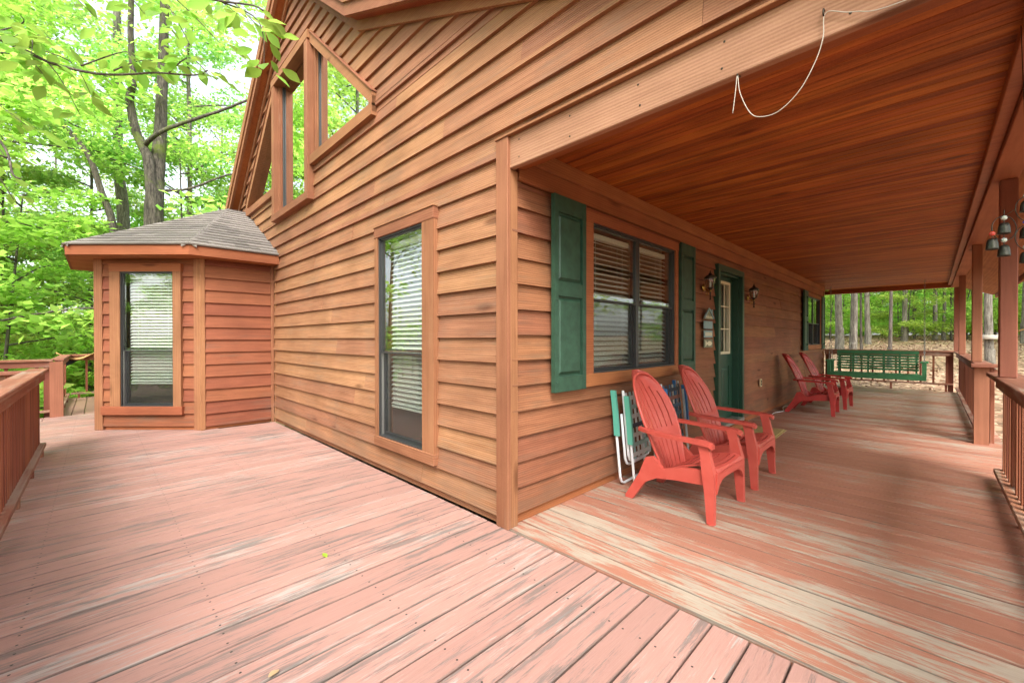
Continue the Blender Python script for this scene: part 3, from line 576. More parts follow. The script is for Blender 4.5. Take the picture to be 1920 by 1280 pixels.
def wallstrip(name, p, q_, z0, z1, t, mat):
    d_ = (Vector(q_)-Vector(p)).normalized(); n_ = Vector((-d_.y, d_.x))*t
    m = MB(); m.loft([[(p[0], p[1], z0), (q_[0], q_[1], z0), (q_[0]+n_.x, q_[1]+n_.y, z0), (p[0]+n_.x, p[1]+n_.y, z0)], [(p[0], p[1], z1), (q_[0], q_[1], z1), (q_[0]+n_.x, q_[1]+n_.y, z1), (p[0]+n_.x, p[1]+n_.y, z1)]]); return m.build(name, mat, house)
wallstrip('bay_fascia', (-.002, 4.80), c1, 2.335, 2.455, -.025, M_trX); wallstrip('bay_fascia', c1, c2, 2.335, 2.455, -.025, M_trD); wallstrip('bay_fascia', c2, c3, 2.335, 2.455, -.025, M_trY)
sf = MB(); sf.loft([[(-.004, 4.826, 2.337), (-1.066, 4.826, 2.337), (-2.164, 5.946, 2.337), (-2.164, 7.6, 2.337), (-.004, 7.6, 2.337)], [(-.004, 4.826, 2.349), (-1.066, 4.826, 2.349), (-2.164, 5.946, 2.349), (-2.164, 7.6, 2.349), (-.004, 7.6, 2.349)]]); sf.build('bay_soffit', M_trX, house)
AP = Vector((-.255, 6.735, 3.515)); e1 = Vector((-1.065, 4.775, 2.462)); e2 = Vector((-2.215, 5.925, 2.462)); e0 = Vector((.02, 4.775, 2.462)); A0 = Vector((.02, 6.735, 3.515)); e3 = Vector((-2.215, 7.54, 2.462))
br = MB(); br.add([tuple(p) for p in (e0, e1, AP, A0, e2, e3, (.02, 7.54, 2.462))], [(0, 1, 2, 3), (1, 4, 2), (4, 5, 2), (5, 6, 3, 2), (0, 6, 5, 4, 1)]); br = br.build('bay_roof', M_shing, house)
def shingle_face(a, b, top_a, top_b):
    """rows of tabs on the roof plane with eave a-b (seen from outside, left to right) and upper edge top_a-top_b"""
    u = (b-a).normalized(); nrm = u.cross(((top_a+top_b)/2-(a+b)/2)).normalized()
    if nrm.z < 0: nrm = -nrm
    w = nrm.cross(u).normalized()
    fr = bpy.data.objects.new('shingle_course', None)
    H = (top_a-a).dot(w); La, Lb = (top_a-a).dot(u), (top_b-a).dot(u); Wd = (b-a).length
    mat4 = Matrix(((u.x, -nrm.x, w.x, a.x), (u.y, -nrm.y, w.y, a.y), (u.z, -nrm.z, w.z, a.z), (0, 0, 0, 1)))
    zs = 0; k = 0
    while zs < H-.02:
        z1 = min(zs+.127, H); lim = lambda z: [(La*z/H, Wd+(Lb-Wd)*z/H)]
        n0 = len(bpy.data.objects)
        st = set(o.name for o in br.children)
        clad(br, 'shingle', [(zs, z1)], lim, [], M_shing, lambda t: .017-.013*t, (lambda kk, o=(k*.137) % .3: .05+o if kk >= 0 else .305), .0008)
        for o in br.children:
            if o.name not in st: o.matrix_local = mat4 @ Matrix.Translation(o.location)
        zs += .127; k += 1
shingle_face(e1, e0, AP, A0); shingle_face(e2, e1, AP, AP)
for p, q_ in ((e1, AP), (e2, AP)):
    for k in range(15):
        t0, t1 = max(.012, k/15), (k+1.35)/15; a_, b_ = p.lerp(q_, t0), p.lerp(q_, min(1, t1)); d_ = (b_-a_).normalized(); s_ = d_.cross(Vector((0, 0, 1))).normalized()*.085
        dn = Vector((0, 0, -.038)); u_ = Vector((0, 0, .020)); v_ = Vector((0, 0, .011)); m = MB()
        m.add([a_+u_, b_+v_, b_+v_+s_+dn, a_+u_+s_+dn, a_+u_-s_+dn, b_+v_-s_+dn, a_-Vector((0, 0, .004)), a_+s_+dn-Vector((0, 0, .01)), a_-s_+dn-Vector((0, 0, .01))], [(0, 1, 2, 3), (1, 0, 4, 5), (0, 3, 7, 6), (0, 6, 8, 4)])
        link('hip_shingle', pyd('hip_shingle', m.v, m.f), M_shing, br)

# ------------------------------------------------------------------ railings and posts (local x along the run, +y towards the deck)
def railing(p0, p1, label, mat, sp=.118, bw=.038,  top=.93, ends=(1, 1), post_at=(), low=.075, side=1, capw=.15):
    d_ = Vector(p1)-Vector(p0); L = d_.length; t = tag(empty('railing', (p0[0], p0[1], 0), math.atan2(d_.y, d_.x)), label, 'railing', 'timber deck railings')
    s = side
    box('cap_rail', (-.02, -capw/2, top-.036), (L+.02, capw/2, top), mat, t, .005)
    box('top_rail', (0, s*.006, top-.13), (L, s*.042, top-.0365), mat, t, .004)
    box('bottom_rail', (0, -.05, low), (L, .052, low+.036), mat, t, .004)
    n = max(1, int(L/sp)); bm_ = boxmesh((bw, .036, top-.13-low+.08), .003, M_railZ)
    for k in range(n):
        xx = (k+.5)*L/n
        if any(abs(xx-q_) < .075 for q_ in post_at): continue
        link('baluster', bm_, None, t, (xx, -s*.014, (low+.036+top-.0365)/2), (0, 0, 0)).scale.z = (top-.0365-low-.036)/(top-.13-low+.08)
    for q_ in ([0.045] if ends[0] else [])+([L-.045] if ends[1] else [])+list(post_at): box('post', (q_-.045, *sorted((-s*.09, -s*.0525))[:1], -.25), (q_+.045, *sorted((-s*.09, -s*.0525))[1:], top-.0365), M_railZ, t, .004)
    for k in range(int(L/.95)+1):
        xx = min(L-.03, .12+k*.95); box('block', (xx-.02, -.045, .001), (xx+.02, .03, low-.0005), M_railZ, t, .002)
    return t
railing((-2.35, -4.0), (-2.35, 4.92), 'long worn railing running beside the open deck towards the bay', M_railY, .1, top=.925, side=-1, bw=.06)
railing((-4.6, 4.86), (-2.45, 4.86), 'short railing turning off at the end of the long deck railing', M_railX, .2, top=.905, side=1, ends=(1, 0))
railing((-4.6, 8.0), (-2.42, 8.0), 'railing across the far side of the landing', M_railX, .3, top=.925, side=-1)
railing((-2.36, 8.1), (-2.36, 10.85), 'railing along the narrow walkway past the bay', M_railY, .4, top=.925, side=-1)
railing((-2.3, 10.88), (2.9, 10.88), 'farthest railing at the end of the walkway behind the bay', M_railX, .45, top=.925, side=-1, ends=(0, 1))
cp = MB(); cp.box((-2.44, 7.93, 0), (-2.29, 7.955, .885)); cp.box((-2.315, 7.956, 0), (-2.29, 8.07, .885)); tag(cp.build('newel_post', M_post), 'boxed corner post where landing and walkway railings meet', 'post', 'newel posts')
railing((-.6, -2.38), (3.64, -2.38), 'near porch railing ending at the stair opening', M_railX, .125, top=.945, side=1, post_at=(3.56,), capw=.19)
railing((5.60, -2.38), (12.1, -2.38), 'porch railing running on from the stair opening to the far end', M_railX, .125, top=.945, side=1, post_at=(.5, 4.1))
railing((12.12, -2.3), (12.12, .1), 'porch end railing with open balusters behind the green swing', M_railY, .21, top=.96, side=1, ends=(1, 1), low=.16)
nb = MB(); nb.box((5.44, -2.42, 0), (5.53, -2.30, .905)); nb = nb.build('newel_post', M_post); tag(nb, 'stocky newel post at far side of the porch stair opening', 'post', 'newel posts'); box('cap', (5.36, -2.50, .9055), (5.60, -2.27, .942), M_railX, nb, .004)
# hand rail going down the stair
hr = MB(); hr.loft([[(5.46, -2.45, .78), (5.50, -2.45, .78), (5.50, -2.45, .90), (5.46, -2.45, .90)], [(5.46, -4.3, -.35), (5.50, -4.3, -.35), (5.50, -4.3, -.23), (5.46, -4.3, -.23)]])
hr.box((5.455, -4.32, -.95), (5.505, -4.24, -.30)); tag(hr.build('stair_handrail', M_railX), 'sloping handrail dropping away outside the porch opening', 'handrail')
st = tag(empty('stair', (0, 0, 0)), 'timber steps leading down from the porch opening', 'stair')
for k in range(3): box('tread', (3.7, -2.85-.28*k, -.20-.17*k), (5.44, -2.58-.28*k, -.16-.17*k), M_railX, st)
for xx in (3.72, 5.36):
    m = MB(); m.prism([(-2.57, -.06), (-2.57, -.30), (-3.45, -.83), (-3.45, -.60)], 0, xx, xx+.04); m.build('stringer', M_railX, st)
for i, (xx, lab) in enumerate(((2.93, 'nearest porch post standing on the near railing'), (6.02, 'porch post just beyond the stair newel'), (9.70, 'third porch post along the far railing'), (12.28, 'last porch post at the far corner'))):
    tag(box('porch_post', (xx, -2.395, .946), (xx+.09, -2.305, 2.429), M_post, None, .006), lab, 'post', 'porch posts')

# ------------------------------------------------------------------ moulded garden chairs (front = -y)
def grid_sheet(name, P, us, vs, keep, thick, mat, parent):
    """sheet over u,v with some cells left out, given thickness"""
    v = []; f = []; idx = {}
    for i, u in enumerate(us):
        for j, w in enumerate(vs): idx[i, j] = len(v); v.append(tuple(P(u, w)))
    for i in range(len(us)-1):
        for j in range(len(vs)-1):
            if keep((us[i]+us[i+1])/2, (vs[j]+vs[j+1])/2): f.append((idx[i, j], idx[i+1, j], idx[i+1, j+1], idx[i, j+1]))
    me = pyd(name, v, f); bm = bmesh.new(); bm.from_mesh(me); bmesh.ops.delete(bm, geom=[q_ for q_ in bm.verts if not q_.link_faces], context='VERTS')
    bmesh.ops.solidify(bm, geom=bm.faces[:], thickness=thick); bmesh.ops.recalc_face_normals(bm, faces=bm.faces); bm.to_mesh(me); bm.free()
    return link(name, me, mat, parent)
def interp(x, xs, ys): return float(np.interp(x, xs, ys))
def make_chair():
    t = empty('garden_chair')
    yz = smooth_path([(0, .09, .205), (0, .135, .36), (0, .205, .55), (0, .30, .75), (0, .43, .975)], 8); vv = np.linspace(0, 1, len(yz))
    hw = lambda v: interp(v, [0, .2, .42, .6, .75, .86, .93, .975, 1], [.185, .205, .245, .262, .25, .205, .15, .09, .035])
    def PB_(u, v):
        y_ = interp(v, vv, [p.y for p in yz]); z_ = interp(v, vv, [p.z for p in yz]); return (u*hw(v), y_-.05*u*u*(.4+v), z_-.02*u*u*v)
    sl = [-.70, -.42, -.14, .14, .42, .70]; us = sorted([-1, -.93, .93, 1]+[s+e for s in sl for e in (-.03, .03)]+[-.56, -.28, 0, .28, .56])
    vs = list(np.linspace(0, 1, 33))
    def keep(u, v):
        if not any(abs(u-s) < .028 for s in sl): return True
        return not ((.05 < v < .36) or (.46 < v < .93-.17*abs(u)))
    grid_sheet('backrest', PB_, us, vs, keep, .014, M_plas, t)
    rim = [PB_(-1, v) for v in vs]+[PB_(1, v) for v in reversed(vs)]; m = MB()
    m.tube([(p[0], p[1]+.006, p[2]) for p in rim], .011, 6); m.build('back_rim', M_plas, t, True)
    sy = [-.345, -.34, -.325, -.30, -.27, -.20, -.10, 0, .06, .115]; sz = [.30, .335, .358, .37, .374, .362, .335, .29, .255, .215]
    arc = np.linspace(0, 1, len(sy)); vs2 = list(np.linspace(0, 1, 46))
    def PS(u, v): return (u*interp(v, [0, 1], [.255, .20]), interp(v, arc, sy), interp(v, arc, sz)-.022*(1-u*u)*math.sin(math.pi*v))
    slots = [.335, .46, .56, .645, .725, .80, .875, .95]
    grid_sheet('seat', PS, [-1, -.88, -.5, 0, .5, .88, 1], vs2, lambda u, v: not (abs(u) < .88 and any(abs(v-s) < .014 for s in slots)), .012, M_plas, t)
    for s in (-1, 1):
        def sec(z, xc, yc, wx, wy): return [(s*(xc-wx), yc-wy, z), (s*(xc+wx), yc-wy, z), (s*(xc+wx), yc+wy, z), (s*(xc-wx), yc+wy, z)]
        m = MB(); m.loft([sec(0, .292, -.315, .019, .024), sec(.012, .292, -.315, .019, .024), sec(.20, .284, -.305, .023, .031), sec(.33, .278, -.295, .026, .040), sec(.45, .274, -.272, .021, .032), sec(.535, .272, -.255, .022, .036)]); m.build('front_leg', M_plas, t)
        m = MB(); a = [(.236, .272)] ; poly = [(-.28, .345), (-.10, .325), (.04, .285), (.12, .36), (.175, .345), (.225, .22), (.345, .02), (.345, 0), (.285, 0), (.265, .03), (.18, .155), (.09, .205), (-.05, .225), (-.28, .24)]
        m.prism(poly, 0, s*.236, s*.270); m.build('rear_leg', M_plas, t)
        m = MB(); pts = [(.262, .225, .565, .022), (.283, .14, .560, .028), (.293, 0, .553, .031), (.295, -.14, .549, .034), (.290, -.25, .545, .037), (.286, -.305, .538, .034), (.284, -.325, .522, .028)]
        m.loft([[(s*(x_-w_), y_, z_-.024), (s*(x_+w_), y_, z_-.024), (s*(x_+w_+.003), y_, z_), (s*x_, y_, z_+.006), (s*(x_-w_-.003), y_, z_)] for x_, y_, z_, w_ in pts]); m.build('armrest', M_plas, t)
        m = MB(); m.lathe([(.03, 0), (.03, .006), (.02, .007)], n=8); m.build('foot_pad', M_plas, t, False, (s*.292, -.315, 0))
    m = MB(); n = 12
    secs = []
    for k in range(n+1):
        u = -1+2*k/n; zb = .285-.09*abs(u)**5; secs.append([(u*.262, -.343, zb), (u*.262, -.325, zb), (u*.262, -.325, .335), (u*.262, -.343, .335)])
    m.loft(secs); m.build('front_apron', M_plas, t)
    return t
def copy_tree(o, parent=None):
    c = o.copy(); COL.objects.link(c); c.parent = parent
    for ch in list(o.children): copy_tree(ch, c)
    return c
ch0 = make_chair(); G = 'red moulded plastic garden chairs on the porch'
for i, (x_, y_, rz, lab) in enumerate(((1.31, -.60, -1, 'faded red plastic garden chair nearest the porch corner, below the big window'), (2.23, -.60, 1, 'second faded red plastic garden chair, between the first one and the door'), (6.68, -.52, 2, 'red plastic garden chair just past the green door'), (7.66, -.58, -2, 'red plastic garden chair farthest along the porch wall'))):
    o = ch0 if i == 0 else copy_tree(ch0); o.location = (x_, y_, .001); o.rotation_euler.z = R(rz); tag(o, lab, 'chair', G)
    if i > 1:
        for c_ in o.children: c_.material_slots[0].link = 'OBJECT'; c_.material_slots[0].material = M_plas2

# ------------------------------------------------------------------ folded lawn chairs leaning on the wall
def lawn_chair(x0, rz, armmat, wv, wh, lab, h=.80, lean=.075, w=.50):
    t = tag(empty('folding_chair', (x0, -.10, .002), R(rz)), lab, 'chair', 'folded webbed lawn chairs leaning on the wall')
    def lp(x, z, off): k = z/h; return (x, lean*k-off, z+.0)
    def U(z0, z1, off, inset, name, flip=False):
        a, b = inset, w-inset; r = .06; pts = [lp(a, z1, off), lp(a, z0+r, off), lp(a+r*.3, z0+r*.3, off), lp(a+r, z0, off), lp(b-r, z0, off), lp(b-r*.3, z0+r*.3, off), lp(b, z0+r, off), lp(b, z1, off)]
        m = MB(); m.tube(pts, .0115, 8); m.build(name, M_tube, t, True)
    U(.012, .70, .0, 0, 'front_leg_frame'); U(.012, .72, .115, .02, 'rear_leg_frame'); U(.17, .60, .045, .03, 'seat_frame'); U(.20, .80, .075, .035, 'back_frame')
    for off, z0, z1, xx in ((.01, .42, .80, -.012), (.12, .36, .76, .004), (.01, .42, .80, w+.012), (.12, .36, .76, w-.004)):
        m = MB(); a, b = lp(xx, z0, off), lp(xx, z1, off); m.loft([[(p[0]-.013, p[1]-.022, p[2]), (p[0]+.013, p[1]-.022, p[2]), (p[0]+.013, p[1]+.022, p[2]), (p[0]-.013, p[1]+.022, p[2])] for p in (a, ((a[0]+b[0])/2, (a[1]+b[1])/2-.004, (a[2]+b[2])/2), b)]); m.build('armrest', armmat, t)
    for k in range(6):
        xx = .06+k*(w-.12)/5.0; m = MB(); a, b = lp(xx, .21, .088), lp(xx, .78, .088); q_ = .019
        m.loft([[(a[0]-q_, a[1], a[2]), (a[0]+q_, a[1], a[2]), (a[0]+q_, a[1]+.003, a[2]), (a[0]-q_, a[1]+.003, a[2])], [(b[0]-q_, b[1], b[2]), (b[0]+q_, b[1], b[2]), (b[0]+q_, b[1]+.003, b[2]), (b[0]-q_, b[1]+.003, b[2])]]); m.build('webbing_strap', wv[k % len(wv)], t)
    for k in range(7):
        zz = .25+k*.08; a = lp(.04, zz, .0915); b = lp(w-.04, zz, .0915); m = MB(); m.box((a[0], a[1], zz-.018), (b[0], a[1]+.003, zz+.018)); m.build('webbing_strap', wh[k % len(wh)], t)
    return t
lawn_chair(1.235, 4, M_teal, (M_webw, M_webg, M_webw), (M_webw, M_webg, M_webw, M_webd), 'folded lawn chair with teal arms and pale webbing, behind the first red chair')
lawn_chair(1.93, 3, M_blue, (M_webb, M_webd, M_webb, M_webw), (M_webb, M_webr, M_webd, M_webb), 'folded lawn chair with blue arms and plaid webbing, between the two nearer red chairs', h=.84)

# ------------------------------------------------------------------ lanterns, plaque, mat, cord
def lantern(x_, lab):
    t = tag(empty('wall_lantern', (x_, -.115, 1.86)), lab, 'lantern', 'brass coach lanterns beside the door')
    m = MB(); m.lathe([(.045, 0), (.05, .008), (.035, .016), (.018, .022)], n=14); m.build('wall_plate', M_brass, t, True, (.03, .09, -.01), (R(90), 0, 0))
    m = MB(); m.tube(smooth_path([(.03, .075, -.01), (.025, .03, -.055), (.0, .0, -.065), (0, -.004, -.03)]), .008, 8); m.tube(smooth_path([(.03, .075, -.02), (.03, .03, -.085), (.03, .055, -.10), (.03, .06, -.075)]), .005, 6); m.build('bracket', M_brass, t, True)
    m = MB(); m.lathe([(.010, -.165), (.012, -.155), (.008, -.15), (.008, -.06), (.016, -.045), (.022, -.035), (.036, -.028), (.038, -.022)], n=12); m.build('stem', M_iron, t, True)
    m = MB()
    for k in range(6):
        a = math.pi*2*k/6; c_, s_ = math.cos(a), math.sin(a); m.tube([(.036*c_, .036*s_, -.024), (.062*c_, .062*s_, .085)], .0035, 5)
    m.lathe([(.064, .083), (.068, .088), (.064, .094)], n=6); m.build('cage', M_iron, t)
    for k in range(6):
        a, b = math.pi*2*k/6, math.pi*2*(k+1)/6
        me = pyd('pane', [(.035*math.cos(a), .035*math.sin(a), -.02), (.035*math.cos(b), .035*math.sin(b), -.02), (.06*math.cos(b), .06*math.sin(b), .084), (.06*math.cos(a), .06*math.sin(a), .084)], [(0, 1, 2, 3)]); link('pane', me, M_glass, t)
    m = MB(); m.lathe([(.072, .094), (.05, .118), (.028, .128), (.020, .132), (.024, .14), (.012, .15), (.006, .165), (.009, .172), (.002, .182)], n=12); m.build('cap', M_iron, t, True)
    m = MB(); m.lathe([(.011, -.02), (.011, .035), (.004, .06)], n=8); m.build('candle_bulb', M_white, t, True)
lantern(3.20, 'brass coach lantern between the shutter and the green door'); lantern(4.90, 'brass coach lantern on the far side of the green door')
ws = tag(empty('welcome_plaque', (3.335, -.036, 1.36)), 'hanging four piece welcome plaque with house shape and fish beside the door', 'plaque')
m = MB(); m.prism([(-.13, .115), (.13, .115), (.13, .145), (0, .235), (-.13, .145)], 1, -.012, .0); m.build('house_board', M_olive, ws)
m = MB(); m.prism([(-.15, .135), (-.14, .12), (.0, .235), (.0, .255)], 1, -.024, -.0125); m.prism([(.15, .135), (.14, .12), (.0, .235), (.0, .255)], 1, -.0245, -.0126); m.prism([(.08, .20), (.105, .18), (.105, .235), (.08, .235)], 1, -.02, 0); m.build('eaves', M_blueg, ws)
box('plaque_board', (-.13, -.012, .0), (.13, .0, .095), M_blueg, ws, .004); box('plaque_board', (-.13, -.012, -.105), (.13, .0, -.018), M_blueg, ws, .004); box('plaque_board', (-.13, -.012, -.225), (.13, 0, -.122), M_olive, ws, .004)
m = MB(); m.prism([(-.10, -.14), (-.06, -.168), (0, -.145), (.06, -.15), (.10, -.175), (.06, -.20), (0, -.205), (-.06, -.182), (-.10, -.21)], 1, -.018, -.0125); m.build('fish', M_letter, ws)
def lettering(txt, loc, size, mat):
    c = bpy.data.curves.new('lettering', 'FONT'); c.body = txt; c.size = size; c.align_x = 'CENTER'; c.extrude = .0015; c.resolution_u = 2
    tmp = bpy.data.objects.new('tmp', c); COL.objects.link(tmp); dg = bpy.context.evaluated_depsgraph_get(); me = bpy.data.meshes.new_from_object(tmp.evaluated_get(dg)); bpy.data.objects.remove(tmp)
    return link('lettering', me, mat, ws, loc, (R(90), 0, 0))
lettering('Welcome', (0, -.0145, .125), .062, M_letter)
m = MB()
for k in range(7): m.box((-.105+.031*k, -.0145, -.085), (-.088+.031*k, -.0125, -.04)); 
m.build('lettering', M_letter, ws)
for a, b in ((.095, .118), (-.018, .0), (-.122, -.105)):
    for xx in (-.1, .1): box('link', (xx-.002, -.008, a-.004), (xx+.002, -.004, b+.004), M_iron, ws, 0)
dmat = tag(empty('doormat', (4.32, -.33, .001), R(2)), 'brown coir doormat in front of the green door', 'doormat')
box('pile', (-.36, -.23, 0), (.36, .23, .016), M_mat, dmat, .005); box('border', (-.38, -.25, 0), (.38, .25, .008), M_mat, dmat, .003)
m = MB(); m.tube(smooth_path([(5.45, -.22, .008), (5.55, -.17, .007), (5.75, -.14, .008), (6.1, -.10, .01), (6.4, -.16, .008), (6.9, -.06, .012), (7.4, -.12, .008), (8.2, -.05, .01)]), .005, 6); tag(m.build('power_cord', M_tube, None, True), 'white power cord trailing along the wall behind the chairs', 'cord')

# ------------------------------------------------------------------ porch swing
sw = tag(empty('porch_swing', (11.05, -1.0, .40)), 'dark green slatted porch swing hanging at the far end', 'swing')
for k in range(7): box('back_slat', (.20+.055*k*.28, -.74, .10+.062*k), (.222+.055*k*.28, .74, .10+.062*k+(.085 if k == 6 else .048)), M_bench, sw, .003)
for yy in (-.70, -.42, -.14, .14, .42, .70):
    m = MB(); m.loft([[(.226, yy-.018, .0), (.250, yy-.018, .0), (.250, yy+.018, .0), (.226, yy+.018, .0)], [(.33, yy-.018, .53), (.354, yy-.018, .53), (.354, yy+.018, .53), (.33, yy+.018, .53)]]); m.build('back_upright', M_bench, sw)
for k in range(6): box('seat_slat', (-.25+.078*k, -.76, .02), (-.185+.078*k, .76, .04), M_bench, sw, .003)
box('front_rail', (-.285, -.80, -.075), (-.255, .80, .045), M_bench, sw, .004)
for s in (-1, 1):
    box('armrest', (-.29, s*.83-.065, .30), (.30, s*.83+.065, .33), M_bench, sw, .006); box('arm_panel', (-.285, s*.83-.035, -.075), (-.22, s*.83+.035, .30), M_bench, sw, .004); box('arm_panel', (.21, s*.83-.035, -.03), (.27, s*.83+.035, .30), M_bench, sw, .004)
for yy in (-.6, -.2, .2, .6): box('seat_support', (-.25, yy-.025, -.06), (.22, yy+.025, .019), M_bench, sw, .003)
def chain(pts, par, rad=.004):
    m = MB(); p = [Vector(a) for a in pts]
    for a, b in zip(p, p[1:]):
        n = max(1, int((b-a).length/.05)); 
        for k in range(n):
            c = a.lerp(b, (k+.5)/n); d_ = (b-a).normalized(); s_ = (Vector((1, 0, 0)) if k % 2 else Vector((0, 1, 0))); s_ = (s_-d_*s_.dot(d_)).normalized(); h = .032
            m.tube([c-d_*h, c-d_*h*.5+s_*.012, c+d_*h*.5+s_*.012, c+d_*h, c+d_*h*.5-s_*.012, c-d_*h*.5-s_*.012, c-d_*h*.98], rad, 4)
    return m.build('chain', M_galv, par)
for s in (-1, 1):
    chain([(-.24, s*.83, .33), (0, s*.83, 1.05)], sw); chain([(.28, s*.83, .30), (0, s*.83, 1.05)], sw); chain([(0, s*.83, 1.05), (0, s*.83, 2.14)], sw)

# ------------------------------------------------------------------ wind chime, rope
wc = tag(empty('wind_chime', (.56, -2.14, 1.66)), 'wind chime of small green bells on wire rings under the eave beam', 'wind chime')
cr = Vector((.7093, -.7049, 0))     # rings hang square to the porch corner diagonal
def wcp(u, z): return cr*u+Vector((0, 0, z))
def ring(u, z, r):
    m = MB(); pts = [wcp(u+r*math.cos(2*math.pi*k/28), z+r*math.sin(2*math.pi*k/28)) for k in range(29)]; m.tube(pts, .0016, 5); m.build('ring', M_iron, wc, True)
def bell(u, z, bead):
    m = MB(); m.lathe([(.004, .030), (.012, .0285), (.0185, .022), (.0215, .010), (.0235, -.012), (.0245, -.018), (.0225, -.018), (.019, .010), (.006, .024)], n=10); c = wcp(u, z); m.build('bell', M_bell, wc, True, c).scale = (.75, .75, .9)
    m = MB(); m.lathe([(.001, -.009), (.007, -.006), (.009, 0), (.007, .006), (.001, .009)], n=8); m.build('bead', bead, wc, True, wcp(u, z+.045))
    m = MB(); m.tube([wcp(u, z+.028), wcp(u, z+.075)], .0012, 4); m.build('wire', M_iron, wc)
for u_, z_, r_ in ((0, .0, .047), (.09, .075, .047), (.09, -.035, .047)): ring(u_, z_, r_)
for u_, z_, bd in ((0, -.005, M_bead), (.085, .08, M_bead), (.085, -.02, M_beadb), (-.045, -.065, M_beadr), (0.0, -.09, M_bead), (.085, -.115, M_bead)): bell(u_, z_, bd)
m = MB(); m.tube([wcp(.09, .12), wcp(.06, .77)], .0012, 4); m.tube([wcp(0, .047), wcp(.045, .075)], .0012, 4); m.build('wire', M_iron, wc)
m = MB(); m.tube(smooth_path([(-.008, -2.4, 2.36), (-.010, -1.885, 2.349), (-.010, -1.75, 2.385), (-.010, -1.672, 2.425), (-.012, -1.664, 2.34), (-.014, -1.642, 2.263), (-.014, -1.593, 2.176), (-.014, -1.524, 2.123), (-.014, -1.459, 2.126), (-.012, -1.421, 2.162), (-.008, -1.385, 2.255), (-.004, -1.374, 2.335), (-.008, -1.368, 2.27), (-.010, -1.358, 2.18)]), .0017, 6)
rp = tag(m.build('rope', M_rope, None, True), 'thin white rope looped from hooks on the porch header beam', 'rope')
m = MB(); m.tube(smooth_path([(.004, -1.665, 2.44), (-.014, -1.665, 2.44), (-.018, -1.665, 2.425), (-.012, -1.665, 2.415)]), .003, 6); m.tube(smooth_path([(.03, -1.374, 2.343), (.0, -1.374, 2.33), (-.006, -1.374, 2.34)]), .003, 6); m.build('hook', M_iron, rp, True)
# tan cloth sagging over the far walkway railing
vs_ = []; fs_ = []; n = 12
for i in range(n+1):
    for j in range(5):
        u = i/n; vs_.append((-2.50+.58*u, 10.70+.09*j, .965-.13*math.sin(math.pi*u)*(1-.1*j)+.012*math.sin(9*u+j)))
for i in range(n):
    for j in range(4): fs_.append((i*5+j, (i+1)*5+j, (i+1)*5+j+1, i*5+j+1))
cl = link('canvas_sling', pyd('canvas_sling', vs_, fs_, True), M_tan); cl.modifiers.new('thickness', 'SOLIDIFY').thickness = .012
tag(cl, 'tan canvas sling sagging over the rail beyond the bay', 'canvas')
vs_ = [(-2.44, 10.84, .80), (-2.05, 10.84, .88), (-2.44, 10.84, .62), (-2.44, 10.86, .80), (-2.05, 10.86, .88), (-2.44, 10.86, .62)]
link('underside', pyd('underside', vs_, [(0, 1, 2), (5, 4, 3), (0, 3, 4, 1), (1, 4, 5, 2), (2, 5, 3, 0)]), M_black, cl)

# ------------------------------------------------------------------ trees
def tube_mesh(paths, n=9, wob=.0):
    m = MB()
    for pts, r0, r1 in paths:
        p = smooth_path(pts, 5); k = len(p); m.tube([q_+Vector((random.uniform(-wob, wob), random.uniform(-wob, wob), 0)) for q_ in p], [r0+(r1-r0)*(i/(k-1))**.8 for i in range(k)], n)
    return m
def leafcloud(centres, radii, count, size, flat=.55, droop=.25):
    """many four-cornered leaves, folded along the midrib, spread through clumps"""
    c = np.asarray(centres, float); rr = np.asarray(radii, float)
    k = rng.integers(0, len(c), count); d = rng.normal(size=(count, 3)); d /= np.linalg.norm(d, axis=1)[:, None]
    p = c[k]+d*(rr[k]*rng.random(count)**.42)[:, None]*np.array([1, 1, flat])
    az = rng.random(count)*2*np.pi; el = rng.normal(-droop, .38, count); L = size*rng.uniform(.6, 1.25, count)
    a = np.stack([np.cos(az)*np.cos(el), np.sin(az)*np.cos(el), np.sin(el)], 1); rollv = rng.normal(0, .45, count)
    s = np.stack([-np.sin(az), np.cos(az), np.zeros(count)], 1); n_ = np.cross(a, s); s = s*np.cos(rollv)[:, None]+n_*np.sin(rollv)[:, None]
    w = L*.30; b = p+a*(L*.55)[:, None]; tip = p+a*L[:, None]; fold = -n_*(w*.25)[:, None]
    v = np.stack([p, b+s*w[:, None]*1.+fold*-1, tip, b-s*w[:, None]+fold*-1], 1).reshape(-1, 3)
    f = np.arange(count*4).reshape(-1, 4)
    me = bpy.data.meshes.new('leaves'); me.vertices.add(count*4); me.vertices.foreach_set('co', v.ravel()); me.loops.add(count*4); me.loops.foreach_set('vertex_index', f.ravel().astype(np.int32)); me.polygons.add(count); me.polygons.foreach_set('loop_start', np.arange(0, count*4, 4, dtype=np.int32)); me.update(); me.validate(); return me
